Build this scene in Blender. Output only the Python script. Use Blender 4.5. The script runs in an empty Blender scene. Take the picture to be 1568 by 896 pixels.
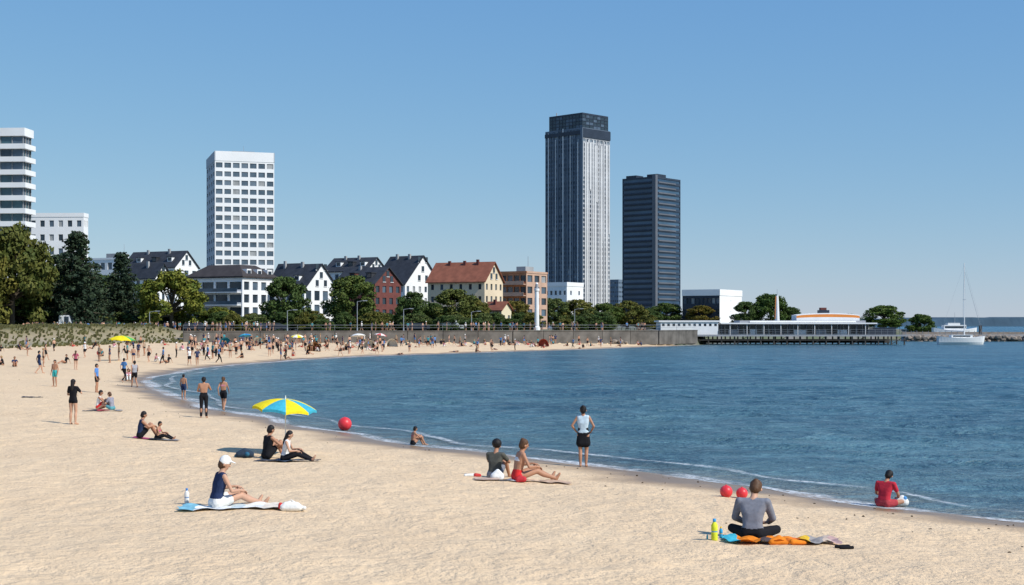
import bpy, bmesh, math, random
import numpy as np
from mathutils import Vector, Matrix
random.seed(7); rng=np.random.default_rng(7)
scene=bpy.context.scene
F=2154.0; CX=784.0; HY=497.0; CH=4.0
V=Vector
# ------------------------------------------------------------------ materials
MATS={}
def mat(name,col,rough=0.8,var=0.12,scale=3.0,spec=0.3,metal=0.0,bump=0.0,objcol=False):
    if name in MATS: return MATS[name]
    m=bpy.data.materials.new(name); m.use_nodes=True; nt=m.node_tree; n=nt.nodes; l=nt.links
    b=n['Principled BSDF']; b.inputs['Roughness'].default_value=rough
    b.inputs['Specular IOR Level'].default_value=spec; b.inputs['Metallic'].default_value=metal
    tc=n.new('ShaderNodeTexCoord'); nz=n.new('ShaderNodeTexNoise'); nz.inputs['Scale'].default_value=scale; nz.inputs['Detail'].default_value=4
    l.new(tc.outputs['Object'],nz.inputs['Vector'])
    mr=n.new('ShaderNodeMapRange'); mr.inputs[1].default_value=.3; mr.inputs[2].default_value=.7; mr.inputs[3].default_value=1-var; mr.inputs[4].default_value=1+var
    l.new(nz.outputs['Fac'],mr.inputs[0])
    vm=n.new('ShaderNodeVectorMath'); vm.operation='SCALE'; vm.inputs[0].default_value=col[:3]
    l.new(mr.outputs[0],vm.inputs['Scale'])
    l.new(vm.outputs[0],b.inputs['Base Color'])
    if bump>0:
        bp=n.new('ShaderNodeBump'); bp.inputs['Strength'].default_value=bump; bp.inputs['Distance'].default_value=.02
        l.new(nz.outputs['Fac'],bp.inputs['Height']); l.new(bp.outputs[0],b.inputs['Normal'])
    MATS[name]=m; return m
# ------------------------------------------------------------------ terrain maths
shore_ctl=[(60,-15),(30,12),(18,22),(10.45,28.7),(8.74,30.55),(7.16,33.1),(5.24,35.75),(3.79,37.8),(2.03,40.1),(.31,42.2),(-1.75,44.9),(-4.1,48.1),(-5.8,51),
(-8.7,55.9),(-10.7,60.2),(-13.6,65.8),(-17.2,74.9),(-20.7,83.6),(-23.6,92.6),(-26.2,103.8),(-27.9,116),(-27.9,132.6),(-26,146),(-22.9,162),(-18.3,175.8),(-9.2,191),(1.6,210),(12.2,227),(25.4,253),(34,270),(40,285),(52,310),(75,335),(110,368),(118,420),(180,650),(280,1100),(300,1600)]
def catmull(P,step):
    out=[]
    for i in range(len(P)-1):
        p0=np.array(P[max(i-1,0)],float);p1=np.array(P[i],float);p2=np.array(P[i+1],float);p3=np.array(P[min(i+2,len(P)-1)],float)
        n=max(1,int(np.linalg.norm(p2-p1)/step)); n=min(n,12)
        for k in range(n):
            t=k/n; out.append(.5*((2*p1)+(-p0+p2)*t+(2*p0-5*p1+4*p2-p3)*t*t+(-p0+3*p1-3*p2+p3)*t**3))
    out.append(np.array(P[-1],float)); return np.array(out)
SH=catmull(shore_ctl,1.2)
LAND=np.vstack([SH,[(-3000,1600),(-3000,-500),(60,-500)]])
PROM=np.array([(-68,-100),(-68,80),(-66,180),(-60,215),(-54,231),(-30,238),(0,247),(27,262),(36,276),(40,292),(50,318),(74,343),(106,374),(112,420),(172,650),(270,1100),(290,1590),(-2990,1590),(-2990,-100)],float)
def sdist(x,y,poly):
    x=np.asarray(x,float);y=np.asarray(y,float)
    best=np.full(x.shape,1e18); ins=np.zeros(x.shape,bool); n=len(poly)
    for i in range(n):
        ax,ay=poly[i];bx,by=poly[(i+1)%n];dx=bx-ax;dy=by-ay;L=dx*dx+dy*dy+1e-12
        t=np.clip(((x-ax)*dx+(y-ay)*dy)/L,0,1)
        best=np.minimum(best,(x-ax-t*dx)**2+(y-ay-t*dy)**2)
        if ay!=by:
            c=((ay>y)!=(by>y))&(x<(bx-ax)*(y-ay)/(by-ay)+ax); ins^=c
    return np.where(ins,1,-1)*np.sqrt(best)
_G=rng.random((256,256))
def vnoise(x,y):
    xi=np.floor(x).astype(int);yi=np.floor(y).astype(int);fx=x-xi;fy=y-yi
    fx=fx*fx*(3-2*fx);fy=fy*fy*(3-2*fy)
    a=_G[xi%256,yi%256];b=_G[(xi+1)%256,yi%256];c=_G[xi%256,(yi+1)%256];d=_G[(xi+1)%256,(yi+1)%256]
    return (a*(1-fx)+b*fx)*(1-fy)+(c*(1-fx)+d*fx)*fy
def sstep(t): t=np.clip(t,0,1); return t*t*(3-2*t)
TOPZ=2.8
def terrain(x,y,full=False):
    x=np.asarray(x,float);y=np.asarray(y,float)
    sd=sdist(x,y,LAND)+ (vnoise(x*.35,y*.35)-.5)*.7+(vnoise(x*.12+9,y*.12)-.5)*1.0
    pd=sdist(x,y,PROM)
    z=np.where(sd<0,np.maximum(.07*sd,-4),np.where(sd<10,.055*sd,np.minimum(.55+.011*(sd-10),1.05)))
    near=np.clip((sd-1)/3,0,1)*np.clip((-pd)/3,0,1)
    rx=x*.94+y*.34; ry=y*.94-x*.34
    z=z+near*((vnoise(x*.25+3,y*.25)-.5)*.16+np.where((y<75),1,.3)*((vnoise(rx*1.6,ry*1.3)-.5)*.055+(vnoise(ry*2.9+7,rx*3.3)-.5)*.04))
    left=np.where((x<-50)&(y<236),1.,0.)
    w=np.where(left>0,7.,.5); t=sstep((pd+np.where(left>0,1,0.))/w)
    top=TOPZ+left*(.6+.5*vnoise(x*.2,y*.2))*sstep(pd/6)*np.clip(1-(pd-10)/20,0,1)
    z=z*(1-t)+top*t
    if full: return z,sd,pd,left*t*(pd<16)
    return z
def gz(x,y): return float(terrain(np.array([x]),np.array([y]))[0])
def ground(px,py):
    k=(px-CX)/F; z=0.5
    for _ in range(25):
        d=(CH-z)*F/(py-HY); z=.5*z+.5*max(0,gz(k*d,d))
    return k*d,d,z
def at(px,d): return V(((px-CX)/F*d,d,0))
def zz(py,d): return CH+(HY-py)/F*d
# ------------------------------------------------------------------ mesh builder
class MB:
    def __init__(s): s.v=[];s.f=[];s.m=[];s.mats=[]
    def mi(s,m):
        if m not in s.mats: s.mats.append(m)
        return s.mats.index(m)
    def face(s,pts,m):
        i=len(s.v); s.v.extend([tuple(p) for p in pts]); s.f.append(tuple(range(i,i+len(pts)))); s.m.append(s.mi(m))
    def obox(s,o,a,b,c,m):
        o=V(o);a=V(a);b=V(b);c=V(c); P=[o,o+a,o+a+b,o+b,o+c,o+a+c,o+a+b+c,o+b+c]
        i=len(s.v); s.v.extend([tuple(p) for p in P]); k=s.mi(m)
        for q in [(0,3,2,1),(4,5,6,7),(0,1,5,4),(1,2,6,5),(2,3,7,6),(3,0,4,7)]:
            s.f.append(tuple(i+j for j in q)); s.m.append(k)
    def box(s,x0,x1,y0,y1,z0,z1,m): s.obox((x0,y0,z0),(x1-x0,0,0),(0,y1-y0,0),(0,0,z1-z0),m)
    def cyl(s,p0,p1,r0,r1,m,n=8):
        p0=V(p0);p1=V(p1);d=(p1-p0).normalized(); a=d.orthogonal().normalized(); b=d.cross(a)
        i=len(s.v);k=s.mi(m)
        for p,r in((p0,r0),(p1,r1)):
            for j in range(n):
                t=2*math.pi*j/n; s.v.append(tuple(p+a*(r*math.cos(t))+b*(r*math.sin(t))))
        for j in range(n):
            s.f.append((i+j,i+(j+1)%n,i+n+(j+1)%n,i+n+j)); s.m.append(k)
        s.f.append(tuple(i+j for j in range(n))[::-1]); s.m.append(k)
        s.f.append(tuple(i+n+j for j in range(n))); s.m.append(k)
    def lathe(s,c,prof,mfun,n=20):
        c=V(c);i=len(s.v)
        for r,z in prof:
            for j in range(n):
                t=2*math.pi*j/n; s.v.append((c.x+r*math.cos(t),c.y+r*math.sin(t),c.z+z))
        for q in range(len(prof)-1):
            for j in range(n):
                s.f.append((i+q*n+j,i+q*n+(j+1)%n,i+(q+1)*n+(j+1)%n,i+(q+1)*n+j)); s.m.append(s.mi(mfun(q,j)))
    def build(s,name,loc=(0,0,0),parent=None,smooth=False):
        loc=V(loc); me=bpy.data.meshes.new(name)
        me.from_pydata([(a-loc.x,b-loc.y,c-loc.z) for a,b,c in s.v],[],s.f)
        for m in s.mats: me.materials.append(m)
        me.polygons.foreach_set('material_index',s.m)
        if smooth: me.polygons.foreach_set('use_smooth',[True]*len(s.f))
        me.update(); o=bpy.data.objects.new(name,me); o.location=loc; scene.collection.objects.link(o)
        if parent: o.parent=parent
        return o
# ------------------------------------------------------------------ people
def cm(rgb): 
    k='cloth_%02d_%02d_%02d'%tuple(int(c*99) for c in rgb); return mat(k,rgb,.85,.15,14,.15,bump=.15)
SK={'l':mat('skin_light',(.52,.30,.20),.55,.06,6,.3),'t':mat('skin_tan',(.42,.215,.13),.55,.06,6,.3),'d':mat('skin_dark',(.15,.075,.045),.5,.06,6,.3)}
HR={'k':mat('hair_black',(.012,.01,.01),.6,.3,40,.3),'b':mat('hair_brown',(.09,.045,.022),.6,.3,40,.3),'y':mat('hair_blond',(.35,.22,.09),.6,.3,40,.3)}
EYE=mat('eye',(.03,.02,.02),.2,0); LIP=mat('lips',(.35,.1,.09),.5,0)
_ico={}
def ico(sub):
    if sub not in _ico:
        b=bmesh.new(); bmesh.ops.create_icosphere(b,subdivisions=sub,radius=1); _ico[sub]=np.array([v.co[:] for v in b.verts]); b.free()
    return _ico[sub]
def blob(prims,voxel,smooth_it=2):
    """prims: list of (spheres[(Vector,r)...], material) -> one continuous remeshed surface"""
    bm=bmesh.new(); sp=ico(2)
    for S,m in prims:
        vs=[]
        for c,r in S:
            for p in sp: vs.append(bm.verts.new((c[0]+p[0]*r,c[1]+p[1]*r,c[2]+p[2]*r)))
        res=bmesh.ops.convex_hull(bm,input=vs)
        gi=[e for e in res['geom_interior'] if isinstance(e,bmesh.types.BMVert)]
        if gi: bmesh.ops.delete(bm,geom=gi,context='VERTS')
    me=bpy.data.meshes.new('tmp'); bm.to_mesh(me); bm.free()
    ob=bpy.data.objects.new('tmp',me); scene.collection.objects.link(ob)
    r=ob.modifiers.new('r','REMESH'); r.mode='VOXEL'; r.voxel_size=voxel
    s=ob.modifiers.new('s','SMOOTH'); s.factor=.5; s.iterations=smooth_it
    dg=bpy.context.evaluated_depsgraph_get(); out=bpy.data.meshes.new_from_object(ob.evaluated_get(dg))
    bpy.data.objects.remove(ob); bpy.data.meshes.remove(me)
    nf=len(out.polygons); C=np.empty(nf*3); out.polygons.foreach_get('center',C); C=C.reshape(-1,3)
    best=np.full(nf,1e9); lab=np.zeros(nf,int); mats=[]
    for S,m in prims:
        if m not in mats: mats.append(m)
        k=mats.index(m); n=len(S)
        prs=[(0,0)] if n==1 else [(i,j) for i in range(n) for j in range(i+1,n)]
        for i,j in prs:
            a=np.array(S[i][0]);b=np.array(S[j][0]);ab=b-a;L=ab@ab+1e-9
            t=np.clip(((C-a)@ab)/L,0,1); d=np.linalg.norm(C-a-t[:,None]*ab,axis=1)-(S[i][1]*(1-t)+S[j][1]*t)
            u=d<best; best[u]=d[u]; lab[u]=k
    out.materials.clear()
    for m in mats: out.materials.append(m)
    out.polygons.foreach_set('material_index',lab.astype(np.int32)); out.polygons.foreach_set('use_smooth',[True]*nf); out.update()
    return out
def L(a,b,t): return a*(1-t)+b*t
def mk(**k): return {a:V(b) for a,b in k.items()}
def pose(kind):
    if kind=='stand': return mk(hpl=(-.09,0,.9),hpr=(.09,0,.9),knl=(-.1,.02,.49),knr=(.1,.03,.49),anl=(-.11,0,.08),anr=(.11,-.02,.08),tol=(-.13,.16,.03),tor=(.14,.14,.03),shl=(-.17,0,1.4),shr=(.17,0,1.4),ell=(-.24,-.02,1.12),elr=(.24,-.02,1.12),wrl=(-.25,.06,.87),wrr=(.25,.06,.87),hal=(-.245,.09,.79),har=(.245,.09,.79),head=(0,.015,1.6))
    if kind=='hips': 
        p=pose('stand'); p.update(mk(ell=(-.31,-.04,1.16),elr=(.3,-.04,1.15),wrl=(-.2,.06,.99),wrr=(.2,.07,.97),hal=(-.15,.12,.96),har=(.15,.13,.94),knr=(.09,.06,.49),anr=(.08,.0,.08),tor=(.1,.16,.03),anl=(-.07,-.06,.08),tol=(-.09,.1,.03),knl=(-.08,.01,.49))); return p
    if kind=='armsup':
        p=pose('stand'); p.update(mk(elr=(.27,.14,1.18),wrr=(.14,.26,1.3),har=(.07,.26,1.36),ell=(-.26,.05,1.13),wrl=(-.12,.2,1.1),hal=(-.04,.22,1.12))); return p
    if kind=='walk':
        p=pose('stand'); p.update(mk(knl=(-.09,.2,.5),anl=(-.1,.28,.09),tol=(-.11,.44,.05),knr=(.09,.02,.47),anr=(.1,-.28,.12),tor=(.11,-.14,.03),ell=(-.23,-.14,1.14),wrl=(-.22,-.1,.9),hal=(-.21,-.06,.82),elr=(.23,.08,1.14),wrr=(.22,.24,.96),har=(.21,.3,.9))); return p
    if kind=='sitfwd': return mk(hpl=(-.09,.0,.11),hpr=(.09,0,.11),knl=(-.1,.42,.27),knr=(.11,.41,.22),anl=(-.09,.8,.06),anr=(.12,.82,.06),tol=(-.11,.88,.17),tor=(.15,.9,.16),shl=(-.17,.1,.57),shr=(.17,.1,.57),ell=(-.24,.2,.33),elr=(.24,.2,.32),wrl=(-.13,.4,.36),wrr=(.14,.38,.32),hal=(-.1,.48,.34),har=(.11,.46,.30),head=(0,.17,.77))
    if kind=='cross': return mk(hpl=(-.09,0,.11),hpr=(.09,0,.11),knl=(-.33,.3,.15),knr=(.33,.3,.15),anl=(.08,.36,.07),anr=(-.08,.44,.08),tol=(.2,.4,.05),tor=(-.2,.48,.05),shl=(-.19,.12,.57),shr=(.19,.12,.57),ell=(-.27,.17,.33),elr=(.28,.19,.33),wrl=(-.16,.36,.24),wrr=(.2,.4,.24),hal=(-.09,.42,.22),har=(.12,.46,.22),head=(.03,.24,.77))
    if kind=='knees': return mk(hpl=(-.09,0,.11),hpr=(.09,0,.11),knl=(-.11,.36,.47),knr=(.11,.36,.46),anl=(-.1,.56,.07),anr=(.1,.58,.07),tol=(-.11,.7,.03),tor=(.12,.72,.03),shl=(-.17,.07,.57),shr=(.17,.07,.57),ell=(-.26,.24,.4),elr=(.26,.24,.4),wrl=(-.1,.44,.42),wrr=(.1,.44,.42),hal=(-.02,.49,.4),har=(.03,.5,.4),head=(0,.14,.78))
    if kind=='lean': return mk(hpl=(-.09,.0,.11),hpr=(.09,0,.11),knl=(-.1,.38,.33),knr=(.11,.42,.2),anl=(-.09,.72,.06),anr=(.12,.84,.06),tol=(-.11,.86,.06),tor=(.15,.9,.16),shl=(-.18,-.14,.55),shr=(.18,-.14,.55),ell=(-.24,-.3,.31),elr=(.24,-.3,.31),wrl=(-.24,-.36,.06),wrr=(.25,-.36,.06),hal=(-.26,-.42,.025),har=(.28,-.42,.025),head=(0,-.1,.77))
    if kind=='lie': return mk(hpl=(-.09,0,.11),hpr=(.09,0,.11),knl=(-.12,.42,.07),knr=(.1,.42,.07),anl=(-.14,.82,.06),anr=(.12,.82,.06),tol=(-.15,.9,.12),tor=(.14,.9,.12),shl=(-.18,-.47,.14),shr=(.18,-.47,.14),ell=(-.32,-.62,.06),elr=(.32,-.62,.06),wrl=(-.15,-.76,.05),wrr=(.15,-.76,.05),hal=(-.07,-.78,.05),har=(.07,-.78,.05),head=(0,-.7,.15))
def body(kind,top='tee',bottom='shorts',hair='short',skin='l',hc='b',tc=(.5,.5,.5),bc=(.05,.05,.08),cap=None,accent=None,fem=False,hi=True,voxel=None,face=(0,1,0),look=0):
    J=pose(kind); sk=SK[skin]; hm=HR[hc]; tm=cm(tc); bm_=cm(bc); P=[]
    w=.93 if fem else 1.05
    for k in('shl','shr'): J[k]=J[k].copy(); J[k].x*=w
    lat=(J['shr']-J['shl']).normalized(); C=(J['shl']+J['shr'])/2; Pv=(J['hpl']+J['hpr'])/2
    up=(C-Pv).normalized(); R=L(Pv,C,.66); W=L(Pv,C,.36)
    fd=V(face).normalized(); fd=Matrix.Rotation(math.radians(look),3,'Z')@fd
    H=J['head']; nb=C+up*.03; hu=(H-nb).normalized(); 
    if kind=='lie': hu=V((0,-.6,.8)).normalized(); fd=V((0,-.8,-.6))
    fd=(fd-hu*fd.dot(hu)*.6).normalized(); fl=fd.cross(hu).normalized()
    torso=tm if top in('tee','long','tank') else sk
    hw=.062*w; e=.008 if top!='none' else 0
    P.append(([(J['shl']+lat*.04,.062),(J['shr']-lat*.04,.062),(R-lat*hw*1.15,.09+e),(R+lat*hw*1.15,.09+e)],torso))
    ww=.045 if fem else .06
    P.append(([(R-lat*hw,.09+e),(R+lat*hw,.09+e),(W-lat*ww,.082+e),(W+lat*ww,.082+e)],torso if top!='crop' else sk))
    if top in('tee','long','tank'): P.append(([(W-lat*ww,.088),(W+lat*ww,.088),(Pv+up*.09-lat*.06,.098),(Pv+up*.09+lat*.06,.098)],tm))
    P.append(([(W-lat*ww,.080),(W+lat*ww,.080),(Pv+up*.02-lat*.07,.102),(Pv+up*.02+lat*.07,.102)],bm_))
    if top=='bikini':
        Q=L(Pv,C,.72); P.append(([(Q-lat*.07*w,.098),(Q+lat*.07*w,.098)],tm))
    if accent is not None:
        Q=L(Pv,C,.55); P.append(([(Q+lat*.11+up*.01,.036),(Q+lat*.1-up*.06,.034)],cm(accent)))
    P.append(([(nb-up*.01,.058),(L(nb,H,.62),.05)],sk))
    P.append(([(H+hu*.01,.088),(H-fd*.02+hu*.012,.09)],sk)); P.append(([(H+fd*.01,.075),(H+fd*.035-hu*.085,.038)],sk))
    P.append(([(H+fd*.088-hu*.01,.012),(H+fd*.1-hu*.035,.015)],sk))
    for s in(-1,1): P.append(([(H+fl*s*.09-hu*.02,.016),(H+fl*s*.092-hu*.04,.013)],sk))
    if hair=='afro': P.append(([(H+hu*.045-fd*.03,.118)],hm))
    else: P.append(([(H+hu*.03-fd*.02,.097),(H-fd*.035-hu*.03,.082)],hm))
    if hair=='long': P.append(([(H-fd*.05,.075),(nb-fd*.075+hu*.0,.06),(C-fd*.09-up*.08,.04)],hm))
    if hair=='bun': P.append(([(H+hu*.085-fd*.07,.05)],hm))
    if hair=='pony': P.append(([(H-fd*.1+hu*.03,.04),(H-fd*.13-hu*.1,.03),(H-fd*.11-hu*.2,.015)],hm))
    if cap is not None:
        c2=cm(cap); P.append(([(H+hu*.045-fd*.012,.104)],c2)); P.append(([(H+hu*.05+fd*.08-fl*.05,.014),(H+hu*.05+fd*.08+fl*.05,.014),(H+hu*.035+fd*.165-fl*.03,.01),(H+hu*.035+fd*.165+fl*.03,.01)],c2))
    for s in'lr':
        sh,el,wr,ha=J['sh'+s],J['el'+s],J['wr'+s],J['ha'+s]; a=.85 if fem else 1
        P.append(([(sh,.05*a),(el,.037*a)],sk)); P.append(([(el,.038*a),(L(el,wr,.3),.04*a),(wr,.026*a)],sk)); P.append(([(wr,.024),(ha,.027)],sk))
        if top=='tee': P.append(([(sh,.063),(L(sh,el,.6),.056)],tm))
        if top=='long':
            P.append(([(sh,.068),(el,.056)],tm)); P.append(([(el,.057),(L(el,wr,.93),.042)],tm))
        hp,kn,an,to=J['hp'+s],J['kn'+s],J['an'+s],J['to'+s]
        back=(L(hp,an,.5)-kn); back=back.normalized()*.02 if back.length>.02 else V((0,-.02,0))
        P.append(([(hp,.088),(kn,.054)],sk)); P.append(([(kn,.053),(L(kn,an,.33)+back,.053),(an,.034)],sk))
        hd=(an-kn).normalized(); P.append(([(an,.034),(an+hd*.03-(to-an).normalized()*.03,.03),(to,.024)],sk))
        if bottom=='shorts': P.append(([(hp,.102),(L(hp,kn,.5),.088)],bm_))
        if bottom=='brief': P.append(([(hp-up*0,.093),(L(hp,kn,.1),.09)],bm_))
        if bottom=='pants':
            P.append(([(hp,.1),(kn,.068)],bm_)); P.append(([(kn,.068),(L(kn,an,.92),.052)],bm_))
    if bottom=='skirt': P.append(([(W-lat*.06,.086),(W+lat*.06,.086),(L(J['hpl'],J['knl'],.55),.12),(L(J['hpr'],J['knr'],.55),.12)],bm_))
    me=blob(P,voxel or (.0125 if hi else .03),2 if hi else 1)
    if hi:
        mb=MB()
        for s in(-1,1):
            mb.cyl(H+fd*.078+fl*s*.032+hu*.008,H+fd*.092+fl*s*.032+hu*.008,.012,.008,EYE,8)
        mb.cyl(H+fd*.07-hu*.07-fl*.022,H+fd*.07-hu*.07+fl*.022,.009,.009,LIP,6)
        for s in'lr':
            wr,ha,el=J['wr'+s],J['ha'+s],J['el'+s]; d=(ha-wr).normalized(); sx=(-1 if s=='l' else 1)
            pn=(V((0,0,-1)) if abs(d.z)<.7 else V((-sx,0,0))); pn=(pn-d*pn.dot(d)).normalized(); sd_=d.cross(pn)
            for i,(off,ln) in enumerate([(-.024,.062),(-.008,.072),(.008,.068),(.024,.052)]):
                a=ha+d*.012+sd_*off; b=a+d*ln*.5+pn*ln*.1; c=b+d*ln*.3+pn*ln*.3; e2=c+d*ln*.12+pn*ln*.3
                mb.cyl(a,b,.0095,.0088,sk,6); mb.cyl(b,c,.0088,.008,sk,6); mb.cyl(c,e2,.008,.006,sk,6)
            ts=-1 if s=='l' else 1; th=L(wr,ha,.45)+sd_*.02*ts
            mb.cyl(th,th+sd_*.03*ts+d*.025,.012,.01,sk,6); mb.cyl(th+sd_*.03*ts+d*.025,th+sd_*.036*ts+d*.055+pn*.01,.01,.007,sk,6)
        bm=bmesh.new(); bm.from_mesh(me); base=len(me.materials)
        for m in mb.mats: me.materials.append(m)
        vv=[bm.verts.new(p) for p in mb.v]
        for f,k in zip(mb.f,mb.m):
            q=bm.faces.new([vv[i] for i in f]); q.material_index=base+k; q.smooth=True
        bm.to_mesh(me); bm.free()
    return me
def put(name,me,x,y,z,heading=0,scale=1,parent=None):
    o=bpy.data.objects.new(name,me); o.location=(x,y,z); o.rotation_euler=(0,0,-math.radians(heading)); o.scale=(scale,)*3
    scene.collection.objects.link(o); 
    if parent: o.parent=parent
    return o
def person(name,px,py,heading,scale,kind,**k):
    x,y,z=ground(px,py); me=body(kind,**k); me.name=name
    return put(name,me,x,y,z-.015,heading,scale)
navy=(.02,.035,.09); black=(.012,.012,.015); white=(.78,.78,.76); grey=(.2,.21,.24); red=(.6,.03,.03)
person('seated_person_in_grey_sweater',1152,828,15,1.13,'cross',top='long',bottom='pants',hair='bun',hc='b',tc=(.19,.2,.235),bc=black,look=-10)
person('seated_woman_in_white_cap',330,779,58,1.1,'sitfwd',top='tank',bottom='shorts',hair='short',hc='b',tc=navy,bc=(.75,.74,.7),cap=white,accent=(.75,.5,.03),fem=True,look=-25)
person('seated_man_with_dark_back',408,703,50,1.02,'knees',top='tank',bottom='shorts',skin='t',hc='k',tc=black,bc=black)
person('seated_woman_in_white_top',435,706,92,.92,'sitfwd',top='tank',bottom='pants',hair='long',hc='k',tc=white,bc=black,fem=True)
person('seated_man_in_navy_vest',214,671,65,.95,'knees',top='tank',bottom='shorts',skin='t',hc='k',tc=navy,bc=black,accent=white)
person('lying_child',240,673,95,.66,'sitfwd',top='bikini',bottom='pants',skin='t',hc='k',tc=(.6,.1,.3),bc=black,fem=True)
person('seated_man_in_olive_shirt',757,734,25,1.06,'knees',top='tee',bottom='shorts',hair='afro',skin='t',hc='k',tc=(.09,.09,.075),bc=grey)
person('seated_woman_in_bikini',791,737,72,1.15,'sitfwd',top='bikini',bottom='brief',hair='bun',skin='t',hc='b',tc=white,bc=red,fem=True)
person('standing_woman_in_blue_top',893,715,8,1.0,'hips',top='tank',bottom='skirt',hair='bun',skin='t',hc='k',tc=(.5,.62,.7),bc=black,fem=True)
person('bather_in_red_shirt',1353,777,40,.92,'cross',top='tee',bottom='shorts',hair='short',skin='t',hc='k',tc=(.5,.03,.05),bc=(.4,.05,.06))
person('seated_child',632,682,60,.72,'knees',top='bikini',bottom='brief',hair='short',skin='t',hc='k',tc=(.5,.15,.15),bc=black,fem=True)
person('standing_woman_in_black_top',112,650,15,.93,'armsup',top='tee',bottom='brief',hair='long',skin='l',hc='k',tc=black,bc=black,fem=True)
person('standing_man_bare_back',312,640,-5,.99,'armsup',top='none',bottom='pants',hair='short',skin='t',hc='k',bc=black)
person('standing_woman_in_bikini',342,629,5,.93,'walk',top='bikini',bottom='shorts',hair='pony',skin='t',hc='b',tc=(.5,.2,.25),bc=black,fem=True)
person('wading_child',281,612,20,.8,'stand',top='none',bottom='shorts',hair='short',skin='t',hc='k',bc=navy)
person('seated_sunbather',150,627,80,.95,'knees',top='tank',bottom='shorts',skin='t',hc='k',tc=white,bc=red)
person('seated_sunbather',172,628,-70,.9,'sitfwd',top='tee',bottom='shorts',skin='l',hc='b',tc=(.25,.25,.3),bc=(.1,.3,.35),fem=True)
person('standing_beachgoer',148,601,90,.95,'stand',top='tee',bottom='shorts',tc=(.1,.25,.6),bc=black,hc='k',skin='t')
person('standing_beachgoer',84,592,200,.92,'stand',top='none',bottom='shorts',bc=(.05,.4,.4),hc='k',skin='t')
person('walking_beachgoer',60,572,60,.97,'walk',top='tee',bottom='shorts',tc=navy,bc=navy,hc='k')
person('walking_beachgoer',206,593,-30,.98,'walk',top='tank',bottom='shorts',tc=(.35,.35,.38),bc=black,hc='k',skin='t')
person('standing_beachgoer',116,566,0,.9,'hips',top='tee',bottom='brief',tc=(.4,.1,.15),bc=black,fem=True,hair='long')
# crowd variants
CV=[]
pal=[(.7,.7,.68),navy,black,(.5,.05,.05),(.08,.2,.42),(.35,.28,.2),(.05,.22,.25),(.5,.22,.25),(.3,.3,.32),(.05,.06,.12),black]
for i in range(16):
    kd=['stand','walk','hips','walk','stand','knees','sitfwd','lean'][i%8]
    CV.append((kd,body(kd,top=random.choice(['tee','tank','none','bikini','tee']),bottom=random.choice(['shorts','brief','shorts','pants','skirt'][:4 if i%2 else 5]),hair=random.choice(['short','long','bun','short']),skin=random.choice('lttt'),hc=random.choice('kkby'),tc=random.choice(pal),bc=random.choice(pal[:5]+[black]*4),cap=(white if i%7==3 else None),fem=bool(i%2),hi=False)))
CL=body('lie',top='bikini',bottom='brief',hair='long',skin='t',hc='b',tc=red,bc=navy,fem=True,hi=False)
stand=[m for k,m in CV if k in('stand','walk','hips')]; sits=[m for k,m in CV if k in('knees','sitfwd','lean')]+[CL]
def empty(name,loc=(0,0,0)):
    e=bpy.data.objects.new(name,None); e.location=loc; e.empty_display_size=.5; scene.collection.objects.link(e); return e
crowd=empty('beach_crowd'); cnt=0
X=rng.uniform(-66,30,12000);Y=rng.uniform(95,262,12000)
sdv=sdist(X,Y,LAND); pdv=sdist(X,Y,PROM); pxs=CX+F*X/Y
Z=terrain(X,Y)
for i in range(12000):
    if cnt>=300: break
    if sdv[i]<1.2 or pdv[i]>-2 or pxs[i]<-20: continue
    if random.random()> (1.0 if 290<pxs[i]<580 else .55 if pxs[i]>=580 else .22): continue
    if random.random()>(Y[i]/240)**2: continue
    s=random.random()<.45
    put('standing_bather' if s else 'sitting_bather',random.choice(stand if s else sits),X[i],Y[i],Z[i],random.uniform(0,360),random.uniform(.85,1.03),crowd); cnt+=1
for (px,py) in [(22,562),(100,557),(190,585),(196,583),(250,558),(257,556),(290,560),(302,560),(335,556),(130,548),(42,545),(70,552),(168,556),(270,548),(318,552),(182,552),(212,548),(228,555),(5,560)]:
    x,y,z=ground(px,py); s=random.random()<.6
    put('standing_bather' if s else 'sitting_bather',random.choice(stand if s else sits),x,y,z,random.uniform(0,360),.95,crowd)
pc=empty('promenade_crowd')
for i in range(190):
    px=random.choice([random.uniform(30,420),random.uniform(0,1000),random.uniform(560,1000)]); d=random.uniform(240,262)+max(0,(px-700)*.06)
    x=(px-CX)/F*d
    if sdist(np.array([x]),np.array([d]),PROM)[0]<1.2: continue
    put('pedestrian',random.choice(stand),x,d,gz(x,d),random.uniform(0,360),random.uniform(.92,1.05),pc)
# ------------------------------------------------------------------ grid sheets
def grid(name,xs,ys,zf,attrs,m):
    nx,ny=len(xs),len(ys); X,Y=np.meshgrid(xs,ys); X=X.ravel();Y=Y.ravel(); Zr=zf(X,Y); Zv=Zr[0]
    co=np.stack([X,Y,Zv],1).astype(np.float32).ravel(); me=bpy.data.meshes.new(name)
    i=np.arange((nx-1)*(ny-1)); r=i//(nx-1); c=i%(nx-1); a=r*nx+c
    q=np.stack([a,a+1,a+nx+1,a+nx],1).astype(np.int32).ravel(); nf=len(i)
    me.vertices.add(nx*ny); me.vertices.foreach_set('co',co); me.loops.add(nf*4); me.loops.foreach_set('vertex_index',q)
    me.polygons.add(nf); me.polygons.foreach_set('loop_start',np.arange(nf,dtype=np.int32)*4); me.polygons.foreach_set('loop_total',np.full(nf,4,np.int32))
    me.polygons.foreach_set('use_smooth',np.ones(nf,bool)); me.update(calc_edges=True)
    for k,nm in enumerate(attrs):
        at_=me.attributes.new(nm,'FLOAT','POINT'); at_.data.foreach_set('value',Zr[k+1].astype(np.float32))
    me.materials.append(m); o=bpy.data.objects.new(name,me); scene.collection.objects.link(o); return o
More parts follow.
